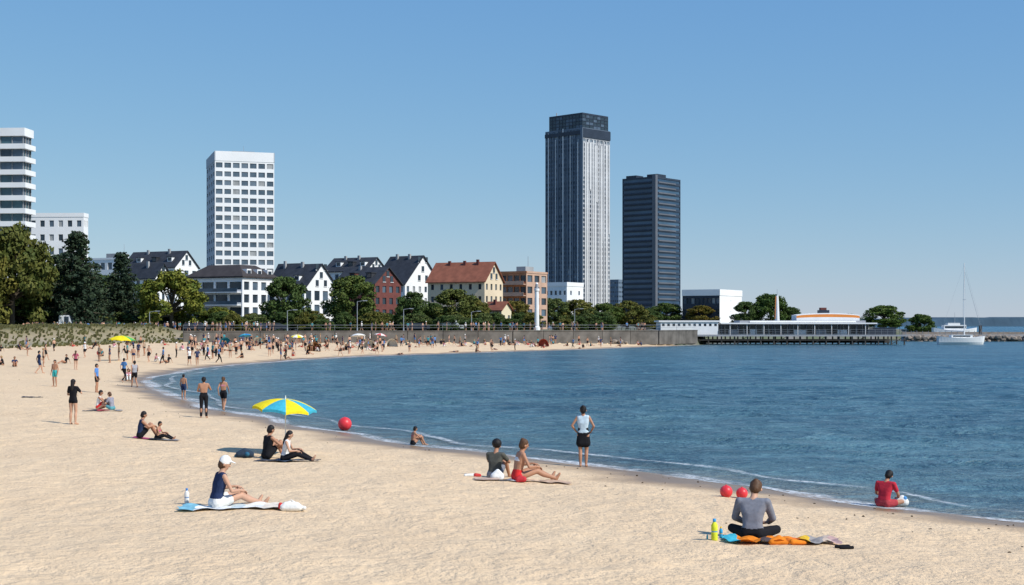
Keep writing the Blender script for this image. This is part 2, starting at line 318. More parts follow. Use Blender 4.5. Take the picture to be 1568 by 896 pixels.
def nodes_of(name):
    m=bpy.data.materials.new(name); m.use_nodes=True; return m,m.node_tree.nodes,m.node_tree.links,m.node_tree.nodes['Principled BSDF']
def noise(n,l,src,scale,detail=4,rough=.5,dist=0):
    z=n.new('ShaderNodeTexNoise'); z.inputs['Scale'].default_value=scale; z.inputs['Detail'].default_value=detail; z.inputs['Roughness'].default_value=rough; z.inputs['Distortion'].default_value=dist
    l.new(src,z.inputs['Vector']); return z.outputs['Fac']
def mrange(n,l,src,a,b,c,d):
    r=n.new('ShaderNodeMapRange'); 
    for i,x in enumerate((a,b,c,d)): r.inputs[i+1].default_value=x
    l.new(src,r.inputs[0]); return r.outputs[0]
def mix(n,l,fac,a,b,mode='MIX'):
    r=n.new('ShaderNodeMix'); r.data_type='RGBA'; r.blend_type=mode
    if hasattr(fac,'links'): l.new(fac,r.inputs[0])
    else: r.inputs[0].default_value=fac
    for s,x in((6,a),(7,b)):
        if hasattr(x,'links'): l.new(x,r.inputs[s])
        else: r.inputs[s].default_value=(*x,1)
    return r.outputs[2]
def math_(n,l,op,a,b=None):
    r=n.new('ShaderNodeMath'); r.operation=op
    for i,x in enumerate((a,b)):
        if x is None: continue
        if hasattr(x,'links'): l.new(x,r.inputs[i])
        else: r.inputs[i].default_value=x
    return r.outputs[0]
def attr(n,name):
    a=n.new('ShaderNodeAttribute'); a.attribute_name=name; return a.outputs['Fac']
# sand
m,n,l,b=nodes_of('sand_and_ground'); tc=n.new('ShaderNodeTexCoord').outputs['Object']
s1=noise(n,l,tc,.35,5); s2=noise(n,l,tc,2.3,5,.6); s3=noise(n,l,tc,7,3,.6); s4=noise(n,l,tc,60,2,.6)
col=mix(n,l,mrange(n,l,s1,.3,.7,0,1),(.74,.545,.345),(.80,.60,.385))
col=mix(n,l,mrange(n,l,s2,.35,.65,.0,.5),col,(.68,.49,.30))
col=mix(n,l,mrange(n,l,s4,.4,.7,0,.3),col,(.58,.42,.26))
deb=math_(n,l,'MULTIPLY',mrange(n,l,noise(n,l,tc,3.3,3,.7),.62,.7,0,1),mrange(n,l,s3,.48,.6,0,1))
deb=math_(n,l,'MULTIPLY',deb,mrange(n,l,attr(n,'sd'),14,2,0,1))
sep=n.new('ShaderNodeSeparateXYZ'); l.new(tc,sep.inputs[0]); deb=math_(n,l,'MULTIPLY',deb,mrange(n,l,sep.outputs[0],0,7,.1,.9))
col=mix(n,l,deb,col,(.2,.135,.085))
sdw=math_(n,l,'ADD',attr(n,'sd'),mrange(n,l,s1,.2,.8,-1.0,1.0)); wet=mrange(n,l,sdw,2.6,.9,0,1)
col=mix(n,l,wet,col,(.27,.18,.105))
gcol=mix(n,l,mrange(n,l,noise(n,l,tc,.5,6,.7),.4,.6,0,1),(.07,.08,.03),(.2,.17,.08))
col=mix(n,l,attr(n,'grass'),col,gcol)
pave=mix(n,l,mrange(n,l,noise(n,l,tc,.2,4),.4,.6,0,1),(.2,.19,.17),(.12,.14,.08))
col=mix(n,l,attr(n,'pave'),col,pave)
l.new(col,b.inputs['Base Color']); l.new(mrange(n,l,wet,0,1,.9,.35),b.inputs['Roughness']); b.inputs['Specular IOR Level'].default_value=.2
hh=math_(n,l,'ADD',math_(n,l,'MULTIPLY',s2,1.0),math_(n,l,'MULTIPLY',s3,.5)); hh=math_(n,l,'ADD',hh,math_(n,l,'MULTIPLY',noise(n,l,tc,22,3,.6),.15))
bp=n.new('ShaderNodeBump'); bp.inputs['Distance'].default_value=.13; l.new(hh,bp.inputs['Height']); l.new(mrange(n,l,wet,0,1,.85,.1),bp.inputs['Strength']); l.new(bp.outputs[0],b.inputs['Normal'])
MS=m
def tf(X,Y):
    z,sd,pd,g=terrain(X,Y,True); return z,sd,g,np.clip(np.where((pd>0),1.,0.)*(1-np.clip(g,0,1))+np.where((Y>266)&(X>20),1.,0.),0,1)
def axis(segs):
    out=[]
    for a,b_,s in segs: out.append(np.arange(a,b_,s))
    return np.concatenate(out+[np.array([segs[-1][1]])])
gx=axis([(-3000,-300,300),(-300,-90,10),(-90,-22,1),(-22,22,.15),(22,50,1),(50,320,5)])
gy=axis([(-500,-20,60),(-20,14,4),(14,50,.15),(50,62,.25),(62,110,.6),(110,300,1.),(300,460,5),(460,1600,60)])
grid('ground',gx,gy,tf,['sd','grass','pave'],MS)
# water
m,n,l,b=nodes_of('sea_water'); tcn=n.new('ShaderNodeTexCoord').outputs['Object']
mp=n.new('ShaderNodeMapping'); mp.inputs['Scale'].default_value=(.6,1.0,1); mp.inputs['Rotation'].default_value=(0,0,.2); l.new(tcn,mp.inputs[0]); tcw=mp.outputs[0]
w1=noise(n,l,tcw,3.2,4,.65,.3); w2=noise(n,l,tcw,1.0,5,.65,.5); w3=noise(n,l,tcw,8,3,.6); wm=noise(n,l,tcw,.3,6,.75,.5); wb=noise(n,l,tcw,.05,5,.65,.5); wf_=noise(n,l,tcw,.12,8,.85,.3)
sdn=attr(n,'sd'); deep=mrange(n,l,sdn,-1,-75,0,1)
col=mix(n,l,deep,(.085,.165,.185),(.014,.10,.17))
col=mix(n,l,mrange(n,l,sdn,-3.0,0,0,.8),col,(.24,.215,.16))
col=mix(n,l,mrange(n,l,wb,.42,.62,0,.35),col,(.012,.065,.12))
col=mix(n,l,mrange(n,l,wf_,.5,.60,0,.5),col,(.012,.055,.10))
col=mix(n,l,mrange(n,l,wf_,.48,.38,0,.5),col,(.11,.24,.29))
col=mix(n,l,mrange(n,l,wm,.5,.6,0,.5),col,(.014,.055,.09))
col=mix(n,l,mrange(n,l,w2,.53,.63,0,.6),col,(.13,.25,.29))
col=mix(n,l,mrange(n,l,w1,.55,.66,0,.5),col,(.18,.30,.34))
l.new(col,b.inputs['Base Color']); b.inputs['Roughness'].default_value=.25; b.inputs['IOR'].default_value=1.33; b.inputs['Specular IOR Level'].default_value=.25
hs=math_(n,l,'ADD',math_(n,l,'MULTIPLY',w2,.4),math_(n,l,'MULTIPLY',w1,.2)); hs=math_(n,l,'ADD',hs,math_(n,l,'MULTIPLY',w3,.07)); hs=math_(n,l,'ADD',hs,math_(n,l,'MULTIPLY',wm,.7))
bp=n.new('ShaderNodeBump'); bp.inputs['Distance'].default_value=1.1; bp.inputs['Strength'].default_value=1.; l.new(hs,bp.inputs['Height']); l.new(bp.outputs[0],b.inputs['Normal'])
MW=m
def wf(X,Y):
    sd=sdist(X,Y,LAND); a=np.clip((-sd-1)/8,0,1)*np.clip((200-Y)/100,0,1)
    z=a*((vnoise(X*.35+Y*.1,Y*.8)-.5)*.2+(vnoise(X*.9+5,Y*1.9)-.5)*.1); return z,sd
wx=axis([(-60,-32,2),(-32,40,.5),(40,160,2),(160,1500,60),(1500,30000,1500)]); wy=axis([(-60,20,5),(20,90,.3),(90,200,1),(200,500,5),(500,2000,60),(2000,40000,2000)])
wx=np.concatenate([np.arange(-30000,-60,2500.),wx])
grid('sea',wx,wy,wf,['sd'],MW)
# foam
m,n,l,b=nodes_of('foam'); tcn=n.new('ShaderNodeTexCoord').outputs['Object']; b.inputs['Base Color'].default_value=(.75,.77,.77,1); b.inputs['Roughness'].default_value=.7
u=attr(n,'u'); fa=math_(n,l,'MULTIPLY',mrange(n,l,noise(n,l,tcn,5,5,.75),.38,.6,0,1),mrange(n,l,noise(n,l,tcn,.33,4,.6),.4,.55,.1,1))
l.new(math_(n,l,'MULTIPLY',fa,u),b.inputs['Alpha']); MF=m
def foam(name,off,width,wob,seed,amp=1.):
    S=catmull(shore_ctl[2:30],.4); T=np.gradient(S,axis=0); T/=np.linalg.norm(T,axis=1)[:,None]; N=np.stack([T[:,1],-T[:,0]],1)
    rows=[k/4 for k in range(5)]
    o=np.linspace(-3,4,71); 
    PX=S[:,0][:,None]+N[:,0][:,None]*o; PY=S[:,1][:,None]+N[:,1][:,None]*o
    ZZ=terrain(PX.ravel(),PY.ravel()).reshape(PX.shape); idx=np.argmin(np.abs(ZZ-.0),axis=1); wl=o[idx]
    wl=np.convolve(np.pad(wl,3,'edge'),np.ones(7)/7,'valid')
    s=np.arange(len(S)); wo=(vnoise(s*.13+seed,s*0+seed)-.5)*wob; ww=width*(.2+1.6*vnoise(s*.21+seed,s*0+2.5))
    vs=[];uu=[];fs=[]
    for i in range(len(S)):
        for t in rows:
            q=wl[i]+off+wo[i]+(t-.5)*ww[i]; x=S[i,0]+N[i,0]*q; y=S[i,1]+N[i,1]*q; vs.append((x,y)); uu.append(1-abs(t-.5)*2)
    vs=np.array(vs); tz=np.maximum(terrain(vs[:,0],vs[:,1]),0 if off<1 else .05)+.012
    for i in range(len(S)-1):
        for k in range(4): a=i*5+k; fs.append((a,a+1,a+6,a+5))
    me=bpy.data.meshes.new(name); me.from_pydata([(a[0],a[1],z) for a,z in zip(vs,tz)],[],fs); A=me.attributes.new('u','FLOAT','POINT'); A.data.foreach_set('value',np.minimum(1,np.array(uu,np.float32)*2.)*amp)
    me.materials.append(MF); o_=bpy.data.objects.new(name,me); scene.collection.objects.link(o_)
foam('shore_foam',-.05,.85,.5,3); foam('shore_foam',1.4,.35,1.4,17,.7)
# ------------------------------------------------------------------ buildings
GL=[mat('glass_dark',(.03,.045,.06),.15,.3,.4,.5),mat('glass_mid',(.08,.115,.15),.15,.3,.4,.5),mat('glass_curtain',(.3,.31,.31),.4,.2,.5,.4)]
MWHT=mat('white_render',(.8,.8,.79),.8,.05,.15); MCON=mat('concrete',(.33,.33,.33),.9,.12,.3); MBEI=mat('beige_render',(.70,.57,.40),.85,.08,.2)
MRED=mat('red_tile_roof',(.24,.085,.05),.85,.2,.8); MDRK=mat('slate_roof',(.035,.038,.045),.7,.25,.8); MBRN=mat('brown_roof',(.05,.042,.04),.8,.2,.8)
MBRK=mat('red_brick',(.15,.05,.042),.85,.15,1.); MORG=mat('orange_brick',(.45,.2,.1),.85,.12,.6); MDF=mat('dark_cladding',(.03,.04,.06),.4,.15,.2); MDB=mat('blue_grey_cladding',(.14,.19,.25),.5,.1,.2)
MMET=mat('grey_metal',(.35,.37,.4),.5,.1,1,metal=.3)
def foot(pA,pB,pC,dB,th,smax=60,tmax=60):
    th=math.radians(th); B=at(pB,dB); kA=(pA-CX)/F; kC=(pC-CX)/F; c,s_=math.cos(th),math.sin(th)
    s=(B.x-kA*B.y)/(c+kA*s_); t=(kC*B.y-B.x)/(s_-kC*c) if abs(s_-kC*c)>.02 else 12
    if s<=0: s=smax
    if t<=0: t=tmax
    s=min(s,smax); t=min(t,tmax); u=V((c,-s_,0)); v=V((s_,c,0)); A=B-u*s; C=B+v*t
    return A,B,C,C+(A-B)
def facade(mb,P0,P1,z0,z1,rows,cols,wf,hf,rec,mw,glass=None,lit=.12,base=0):
    u=P1-P0; n=V((u.y,-u.x,0)).normalized(); glass=glass or GL
    def pt(a,z,q=0): return V((P0.x+u.x*a-n.x*q,P0.y+u.y*a-n.y*q,z))
    zb=z0+base
    if base>0: mb.face([pt(0,z0),pt(1,z0),pt(1,zb),pt(0,zb)],mw)
    H=(z1-zb)/rows
    for r in range(rows):
        for c in range(cols):
            a0=c/cols;a1=(c+1)/cols;b0=zb+r*H;b1=b0+H; da=(a1-a0)*(1-wf)/2; i0,i1=a0+da,a1-da; j0=b0+H*(1-hf)*.55; j1=j0+H*hf
            mb.face([pt(a0,b0),pt(a1,b0),pt(i1,j0),pt(i0,j0)],mw); mb.face([pt(a1,b0),pt(a1,b1),pt(i1,j1),pt(i1,j0)],mw)
            mb.face([pt(a1,b1),pt(a0,b1),pt(i0,j1),pt(i1,j1)],mw); mb.face([pt(a0,b1),pt(a0,b0),pt(i0,j0),pt(i0,j1)],mw)
            q=rec
            mb.face([pt(i0,j0),pt(i1,j0),pt(i1,j0,q),pt(i0,j0,q)],mw); mb.face([pt(i1,j0),pt(i1,j1),pt(i1,j1,q),pt(i1,j0,q)],mw)
            mb.face([pt(i1,j1),pt(i0,j1),pt(i0,j1,q),pt(i1,j1,q)],mw); mb.face([pt(i0,j1),pt(i0,j0),pt(i0,j0,q),pt(i0,j1,q)],mw)
            g=glass[2] if random.random()<lit and len(glass)>2 else glass[0] if random.random()<.6 else glass[1]
            mb.face([pt(i0,j0,q),pt(i1,j0,q),pt(i1,j1,q),pt(i0,j1,q)],g)
def wall(mb,P0,P1,z0,z1,m):
    mb.face([(P0.x,P0.y,z0),(P1.x,P1.y,z0),(P1.x,P1.y,z1),(P0.x,P0.y,z1)],m)
def grow(Q,e):
    u=(Q[1]-Q[0]).normalized(); v=(Q[2]-Q[1]).normalized()
    return [Q[0]-u*e-v*e,Q[1]+u*e-v*e,Q[2]+u*e+v*e,Q[3]-u*e+v*e]
def slab(mb,Q,z0,z1,m):
    Q=[V((q.x,q.y,0)) for q in Q]; mb.obox(Q[0]+V((0,0,z0)),Q[1]-Q[0],Q[3]-Q[0],(0,0,z1-z0),m)
def flat(name,ft,ytop,fAB,fBC,mw,mw2=None,parapet=1.0,plant=True,balc=0,zb=2.7,base=0,glass=None,mp=None):
    mb=MB(); A,B,C,D=ft; z1=zz(ytop,B.y); mw2=mw2 or mw
    top=z1-parapet
    facade(mb,A,B,zb,top,*fAB,.25,mw,glass,base=base); facade(mb,B,C,zb,top,*fBC,.25,mw2,glass,base=base)
    facade(mb,C,D,zb,top,*fAB,.25,mw,glass,base=base); facade(mb,D,A,zb,top,*fBC,.25,mw2,glass,base=base)
    G=grow(ft,.12); 
    for i in range(4):
        a=G[i];b_=G[(i+1)%4]; u=(b_-a).normalized(); nn=V((-u.y,u.x,0))
        mb.obox(V((a.x,a.y,top))+ (u*.35 if i%2 else V((0,0,0))),(b_-a)-(u*.7 if i%2 else V((0,0,0))),nn*.35,(0,0,parapet),mp or (mw if i in(0,2) else mw2))
    slab(mb,grow(ft,-.1),top-.3,top+.1,MCON)
    if plant:
        c=(A+C)/2; u=(B-A)*.16; v=(C-B)*.16; mb.obox(V((c.x,c.y,top+.1))-u-v,u*2.2,v*2.4,(0,0,parapet+1.2),MCON)
        mb.cyl((c.x+u.x,c.y,top+1),(c.x+u.x,c.y,z1+4),.08,.05,MMET,6)
    if balc:
        rows=fAB[0]; H=(top-zb-base)/rows; n_=V(((B-A).y,-(B-A).x,0)).normalized(); u=(B-A)
        for r in range(rows):
            z=zb+base+r*H; o=A+u*.02+n_*.02; o.z=z-.1
            mb.obox(o,u*.96,n_*balc,(0,0,.2),mw2); o2=A+u*.02+n_*(balc-.05); o2.z=z+.1; mb.obox(o2,u*.96,n_*.05,(0,0,.75),GL[1] if balc>1.3 else mw2)
    return mb,name,B
def fin(t): 
    mb,name,B=t; return mb.build(name,(B.x,B.y,2.7))
def gable(name,ft,yeave,yridge,fAB,fBC,mw,mroof,mw2=None,zb=2.7,chim=1,dorm=0,attic=2):
    mb=MB(); A,B,C,D=ft; ze=zz(yeave,B.y); zr=zz(yridge,B.y); mw2=mw2 or mw
    facade(mb,A,B,zb,ze,*fAB,.2,mw); facade(mb,B,C,zb,ze,*fBC,.2,mw2); facade(mb,C,D,zb,ze,*fAB,.2,mw); facade(mb,D,A,zb,ze,*fBC,.2,mw2)
    Z=lambda p,z: V((p.x,p.y,z)); M1=(B+C)/2; M2=(A+D)/2
    mb.face([Z(B,ze),Z(C,ze),Z(M1,zr)],mw2); mb.face([Z(D,ze),Z(A,ze),Z(M2,zr)],mw2)
    u=(B-A).normalized(); v=(C-B).normalized(); ov=.45; k=(zr-ze)/((C-B).length/2); th=.22
    for s,(e1,e2) in((-1,(A,B)),(1,(D,C))):
        a=Z(e1,ze)-u*ov+v*s*ov; a.z-=k*ov; r=Z(M2,zr)-u*ov; ln=u*((B-A).length+2*ov)
        a.z+=.02; r.z+=.02
        mb.obox(a,ln,r-a,(0,0,th),mroof)
    for i in range(attic):
        for j in range(2-(i%2) if attic>1 else 1):
            zc=ze+(zr-ze)*(.12+.33*i); w=.9; off=((j-.5)*2.6 if 2-(i%2)==2 else 0)
            o=Z(M1,zc)+v*(off-w/2)+u*.02; mb.obox(o,v*w,u*.06,(0,0,1.3),GL[0]); 
            mb.obox(o-v*.1+V((0,0,-.12)),v*(w+.2),u*.14,(0,0,.1),MWHT)
    for i in range(chim):
        p=L(Z(M2,zr),Z(M1,zr),(i+random.uniform(.5,.9))/(chim+.6))-v*.9; mb.obox(p-V((0,0,1.6)),u*.6,v*.5,(0,0,2.1+random.uniform(0,.4)),MBRK if mroof is MRED else MCON)
    for i in range(dorm):
        t=(i+.7)/(dorm+.4); e=L(Z(A,ze),Z(B,ze),t); r=L(Z(M2,zr),Z(M1,zr),t); p=L(e,r,.3)
        mb.obox(p-v*.1,u*1.5,v*2.,(0,0,1.3),mroof if i%2 else mw); mb.obox(p-v*.14+u*.2+V((0,0,.35)),u*1.1,v*.03,(0,0,.8),GL[0]); mb.obox(p-v*.3-u*.15+V((0,0,1.3)),u*1.8,v*2.4,(0,0,.15),mroof)
    return mb.build(name,(B.x,B.y,2.7))
# left tower
GT=[mat('glass_teal',(.05,.1,.12),.15,.3,.4,.5),GL[1],GL[0]]
t=flat('apartment_tower',foot(-70,36,48,395,4,30,22),203,(15,6,.97,.96),(15,3,.96,.96),MCON,parapet=.8,balc=0,plant=False,glass=GT)
mb=t[0]; A,B,C,D=foot(-70,36,48,395,4,30,22); Hh=(zz(203,395)-.8-2.7)/15
for r in range(16):
    G=grow([A,B,C,D],.9 if r<15 else .5); slab(mb,G,2.7+r*Hh-.15,2.7+r*Hh+(1.25 if r<15 else 2.1),MWHT)
fin(t)
fin(flat('white_office_block',foot(44,128,135,450,2,40,20),326,(8,6,.5,.45),(8,3,.4,.45),MWHT,parapet=1.3,plant=False))
t=flat('white_highrise',foot(310,329,420,520,72,30,40),231,(20,4,.5,.45),(19,7,.78,.58),mat('shaded_white_render',(.42,.45,.48),.8,.05,.2),MWHT,parapet=3.6,plant=True,glass=[GL[1],mat('window_blue_grey',(.13,.17,.21),.2,.2,.4,.5),GL[2]]); fin(t)  # shade of the narrow left face is painted in as a greyer render
# white modern block with dark mansard
ft=foot(287,371,423,298,28); mb,nm,B=flat('white_apartment_building',ft,425,(4,4,.86,.62),(4,4,.6,.65),MWHT,parapet=.4,plant=False,balc=1.4)
ze=zz(425,298);zr=zz(404,298);Q=grow(ft,.5);q=grow(ft,-3.2)
mb.obox((Q[0].x,Q[0].y,ze+.02),Q[1]-Q[0],Q[3]-Q[0],(0,0,.3),MBRN)
T=[V((p.x,p.y,ze+.32)) for p in Q];U=[V((p.x,p.y,zr)) for p in q]
for i in range(4): mb.face([T[i],T[(i+1)%4],U[(i+1)%4],U[i]],MBRN)
mb.face(U,MBRN)
for i in range(3):
    p=L(T[1],T[2],.2+.28*i); v=(Q[2]-Q[1]).normalized(); u=(Q[1]-Q[0]).normalized(); mb.obox(p-u*.9,v*1.5,-u*1.4,(0,0,1.6),MWHT); mb.obox(p-u*.87+v*.2+V((0,0,.4)),v*1.1,u*.03,(0,0,.9),GL[0])
mb.build(nm,(B.x,B.y,3))
gable('gabled_villa',foot(420,466,517,300,35),442,404,(3,3,.5,.6),(3,4,.62,.7),MWHT,MDRK,attic=3,dorm=1)
gable('gabled_house',foot(497,560,592,352,30),414,394,(4,5,.45,.5),(4,3,.45,.5),MWHT,MDRK,dorm=3,chim=2)
gable('tall_gabled_house',foot(572,620,674,335,38),434,391,(4,4,.5,.55),(4,6,.4,.5),MWHT,MDRK,attic=3,chim=2)
gable('brick_house',foot(512,573,614,305,35),434,409,(3,4,.5,.55),(4,4,.55,.55),MBRK,MDRK,attic=2,dorm=2)
gable('beige_house',foot(655,742,770,320,26),430,401,(4,6,.32,.45),(4,4,.4,.5),MBEI,MRED,attic=2,chim=3,dorm=0)
gable('cream_cottage',foot(742,768,783,300,35),474,463,(1,2,.4,.4),(1,2,.4,.4),mat('cream_render',(.68,.6,.42),.85,.05,.3),MRED,attic=0)
fin(flat('orange_apartment_block',foot(766,806,838,350,30),415,(5,4,.8,.55),(5,3,.7,.6),MORG,mat('pale_brick',(.5,.33,.24),.85,.1,.5),parapet=.5,balc=1.2))
fin(flat('white_low_block',foot(834,868,893,420,30),432,(3,5,.5,.3),(3,2,.2,.3),MWHT,parapet=1.2,plant=False))
fin(flat('distant_office_block',foot(934,947,956,1150,35),428,(10,4,.6,.4),(10,4,.6,.4),MDB,parapet=1,plant=False))
fin(flat('low_harbour_building',foot(1045,1102,1136,430,30),443,(3,9,.8,.5),(3,1,.05,.05),MDF,MWHT,parapet=1.9,plant=False,mp=MWHT))
gable('white_terrace_house',foot(188,268,303,362,28),408,384,(4,6,.5,.5),(4,3,.5,.5),MWHT,MDRK,dorm=3,chim=2)
fin(flat('modern_villa',foot(130,196,226,385,25),394,(5,6,.6,.5),(5,3,.6,.5),MWHT,parapet=.5))
gable('white_townhouse',foot(196,238,262,335,35),424,404,(4,4,.5,.5),(4,3,.5,.5),MWHT,MDRK,chim=1)
gable('small_white_house',foot(418,450,470,345,35),425,404,(3,3,.5,.5),(3,2,.5,.5),MWHT,MDRK)
# tall tower
MT1=mat('tower_dark_metal',(.12,.155,.2),.45,.15,.08); MT2=mat('tower_pale_fins',(.68,.68,.68),.5,.08,.1); MTG=[mat('tower_glass',(.07,.10,.14),.2,.3,.1,.5),mat('tower_glass_pale',(.17,.21,.25),.2,.3,.1,.5)]
ft=foot(835,892,934,970,44); A,B,C,D=ft; mb=MB(); zt=zz(196,970); z2=zz(174,970); zc=zz(214,970)
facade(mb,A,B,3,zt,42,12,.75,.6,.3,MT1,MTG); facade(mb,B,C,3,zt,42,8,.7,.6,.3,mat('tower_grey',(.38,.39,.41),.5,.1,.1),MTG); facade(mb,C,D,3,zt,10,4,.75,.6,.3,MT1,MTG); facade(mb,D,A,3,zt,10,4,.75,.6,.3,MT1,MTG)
slab(mb,ft,zt,zt+.5,MT1); u=(B-A);v=(C-B);un=u.normalized();vn=v.normalized(); q=grow(ft,-.9); q2=[q[0]+un*2,q[1],q[2],q[3]+un*2]
for i_ in range(4): facade(mb,q2[i_],q2[(i_+1)%4],zt+.5,z2,4,10 if i_==0 else 7,.93,.8,.2,MDF,[GL[0],MTG[0]])
slab(mb,q2,z2,z2+1,MDF)
for i in range(15):
    x=(i+.3)/15.2; z0=3 if i%3 else zz(random.uniform(300,460),970); o=A+u*x-vn*.5; o.z=z0; z1=zt+random.uniform(-12,2); mb.obox(o,un*(.4+.3*(i%2)),vn*.48,(0,0,z1-z0),MT2 if i%3==1 else MT1)
for i in range(17):
    x=(i+.2)/17.2; o=B+v*x+un*.02; z0=3 if i%4 else zz(random.uniform(260,420),970); o.z=z0; z1=zc+random.uniform(-3,1); mb.obox(o,vn*random.choice([.5,.8,1.1]),un*.55,(0,0,z1-z0),MT2)
slab(mb,[B+un*.03,B+un*.6,C+un*.6,C+un*.03],zc+2,zt,MDF); slab(mb,[A-vn*.6,B-vn*.6,B-vn*.03,A-vn*.03],zc+4,zt-1.5,MDF)
o=B-un*1.4-vn*.7; o.z=3; mb.obox(o,un*1.9,vn*.65,(0,0,zt-3),MT1)
mb.cyl((A.x+8,A.y,z2),(A.x+8,A.y,z2+4),.4,.3,MCON,6)
mb.build('tall_skyscraper',(B.x,B.y,3))
ft=foot(953,1003,1042,900,40); A,B,C,D=ft; mb=MB(); zt=zz(271,900)
MG2=[mat('navy_glass',(.03,.065,.115),.2,.2,.1,.5),mat('navy_glass_b',(.05,.1,.16),.2,.2,.1,.5)]; MF2=mat('dark_frame',(.035,.05,.075),.5,.1,.1); MF3=mat('grey_frame',(.12,.13,.15),.5,.1,.1)
u=(B-A).normalized();v=(C-B).normalized(); 
for P0,P1 in((A,B),(B,C),(C,D),(D,A)): facade(mb,P0,P1,3,zt,28,1,.96,.55,.35,MF2,MG2)
slab(mb,ft,zt,zt+.4,MDF)
for r in range(28):
    z=3+(zt-3)*r/28; o=B+u*.02+v*4; o.z=z; mb.obox(o,v*((C-B).length-10),u*.4,(0,0,.9),MF3)
    o=A+u*2-v*.4; o.z=z; mb.obox(o,u*((B-A).length-5),v*.38,(0,0,.7),MF2)
o=B-u*1.6-v*.9; o.z=3; mb.obox(o,u*2.6,v*2.4,(0,0,zt+1.5-3),MF3)
o=A+u*3; o.z=zt+.4; mb.obox(o,u*8,v*8,(0,0,1.6),MDF); o=B+v*4; o.z=zt+.4; mb.obox(o-u*9,u*8,v*10,(0,0,2),MDF)
mb.build('dark_office_tower',(B.x,B.y,3))
# ------------------------------------------------------------------ sea wall
mb=MB(); W=PROM[4:9]; MWL=mat('sea_wall_concrete',(.13,.12,.108),.95,.35,.6)
MRL=mat('railing_metal',(.2,.22,.24),.5,.1,2)
for i in range(len(W)-1):
    a=V((*W[i],0));b_=V((*W[i+1],0));u=(b_-a);n_=V((u.y,-u.x,0)).normalized(); N=max(1,int(u.length/6))
    for k in range(N):
        p=a+u*(k/N); mb.obox(V((p.x,p.y,.3))+n_*.5,u/N*.985,-n_*1.2,(0,0,2.5),MWL)
        mb.obox(V((p.x,p.y,2.8))+n_*.58,u/N*.985,-n_*1.36,(0,0,.15),MWL)
        mb.cyl((p.x,p.y,2.95),(p.x,p.y,3.9),.03,.03,MRL,5)
    mb.cyl((a.x,a.y,3.9),(b_.x,b_.y,3.9),.03,.03,MRL,5); mb.cyl((a.x,a.y,3.45),(b_.x,b_.y,3.45),.02,.02,MRL,5)
mb.build('sea_wall',(W[0][0],W[0][1],1))
# ------------------------------------------------------------------ pier
MWD=mat('pier_timber',(.07,.065,.06),.9,.25,1.5); MPW=mat('pier_white',(.8,.8,.79),.7,.05,.5); MRF=mat('pier_roof',(.3,.31,.33),.7,.1,.5); MOR=mat('orange_paint',(.7,.24,.05),.6,.05,1)
mb=MB(); yf=278.; x0=at(1005,yf).x; x1=at(1388,yf).x; zd=1.95; D=13
mb.box(x0-3,x1,yf,yf+D,zd-.25,zd,MWD); mb.box(x0-3,x1,yf-.12,yf-.01,zd-.3,zd+.05,MRF)
nx=int((x1-x0)/2.5)
for i in range(nx+1):
    x=x0+(x1-x0-.3)*i/nx
    for y in(yf+.4,yf+6,yf+12.5): mb.cyl((x,y,-3),(x,y,zd-.25),.17,.15,MWD,7)
    if i%3==0 and i<nx: mb.cyl((x,yf+.35,.1),(x+2.5,yf+.35,1.6),.06,.06,MWD,5)
mb.box(x0,x1,yf+.2,yf+.33,.85,1.0,MWD); mb.box(x0,x1,yf+12.3,yf+12.7,.2,1.0,MWD)
def rail(xa,xb,y,z,m=MRL):
    k=int((xb-xa)/1.2)
    for i in range(k+1): x=xa+(xb-xa)*i/k; mb.cyl((x,y,z),(x,y,z+1.05),.03,.03,m,5)
    for q in(1.05,.7,.35): mb.cyl((xa,y,z+q),(xb,y,z+q),.025,.025,m,5)
rail(x0+12.5,x1,yf+.1,zd)
pA=at(1012,yf).x;pB=at(1100,yf).x
facade(mb,V((pA,yf+.3,0)),V((pB,yf+.3,0)),zd,zd+1.3,1,1,.01,.01,.05,MPW)
facade(mb,V((pA,yf+.3,0)),V((pB,yf+.3,0)),zd+1.3,4.5,1,11,.5,.4,.2,MPW); facade(mb,V((pB,yf+.3,0)),V((pB,yf+9,0)),zd,4.5,1,4,.7,.5,.2,MPW); facade(mb,V((pA,yf+9,0)),V((pA,yf+.3,0)),zd,4.5,1,4,.7,.5,.2,MPW); wall(mb,V((pB,yf+9,0)),V((pA,yf+9,0)),zd,4.5,MPW)
mb.box(pA-.4,pB+.4,yf+.1,yf+9.4,4.5,4.8,MPW)
qA=at(1106,yf).x;qB=at(1340,yf).x
facade(mb,V((qA,yf+5,0)),V((qB,yf+5,0)),zd,4.1,1,24,.9,.85,.12,MPW,[GL[0],GL[0]]); wall(mb,V((qB,yf+5,0)),V((qB,yf+11,0)),zd,4.1,MPW); wall(mb,V((qA,yf+11,0)),V((qA,yf+5,0)),zd,4.1,MDF); wall(mb,V((qB,yf+11,0)),V((qA,yf+11,0)),zd,4.1,MDF)
mb.box(qA-.2,qB+.6,yf+.6,yf+11.5,4.1,4.35,MPW); mb.box(qA+4,qB-1,yf+3.4,yf+11,4.35,4.8,MRF); mb.box(qA+6,qB-3,yf+3.2,yf+3.38,4.42,4.75,MPW)
for i in range(19): x=qA+(qB-qA)*i/18; mb.cyl((x,yf+.9,zd),(x,yf+.9,4.1),.07,.07,MPW if i%2 else MDF,6)
for i in range(7): x=qA+1.5+(qB-qA-4)*i/6; mb.box(x,x+random.uniform(1,3),yf+2,yf+2.6,zd,zd+random.uniform(.8,1.2),random.choice([MPW,MDF,MRF]))
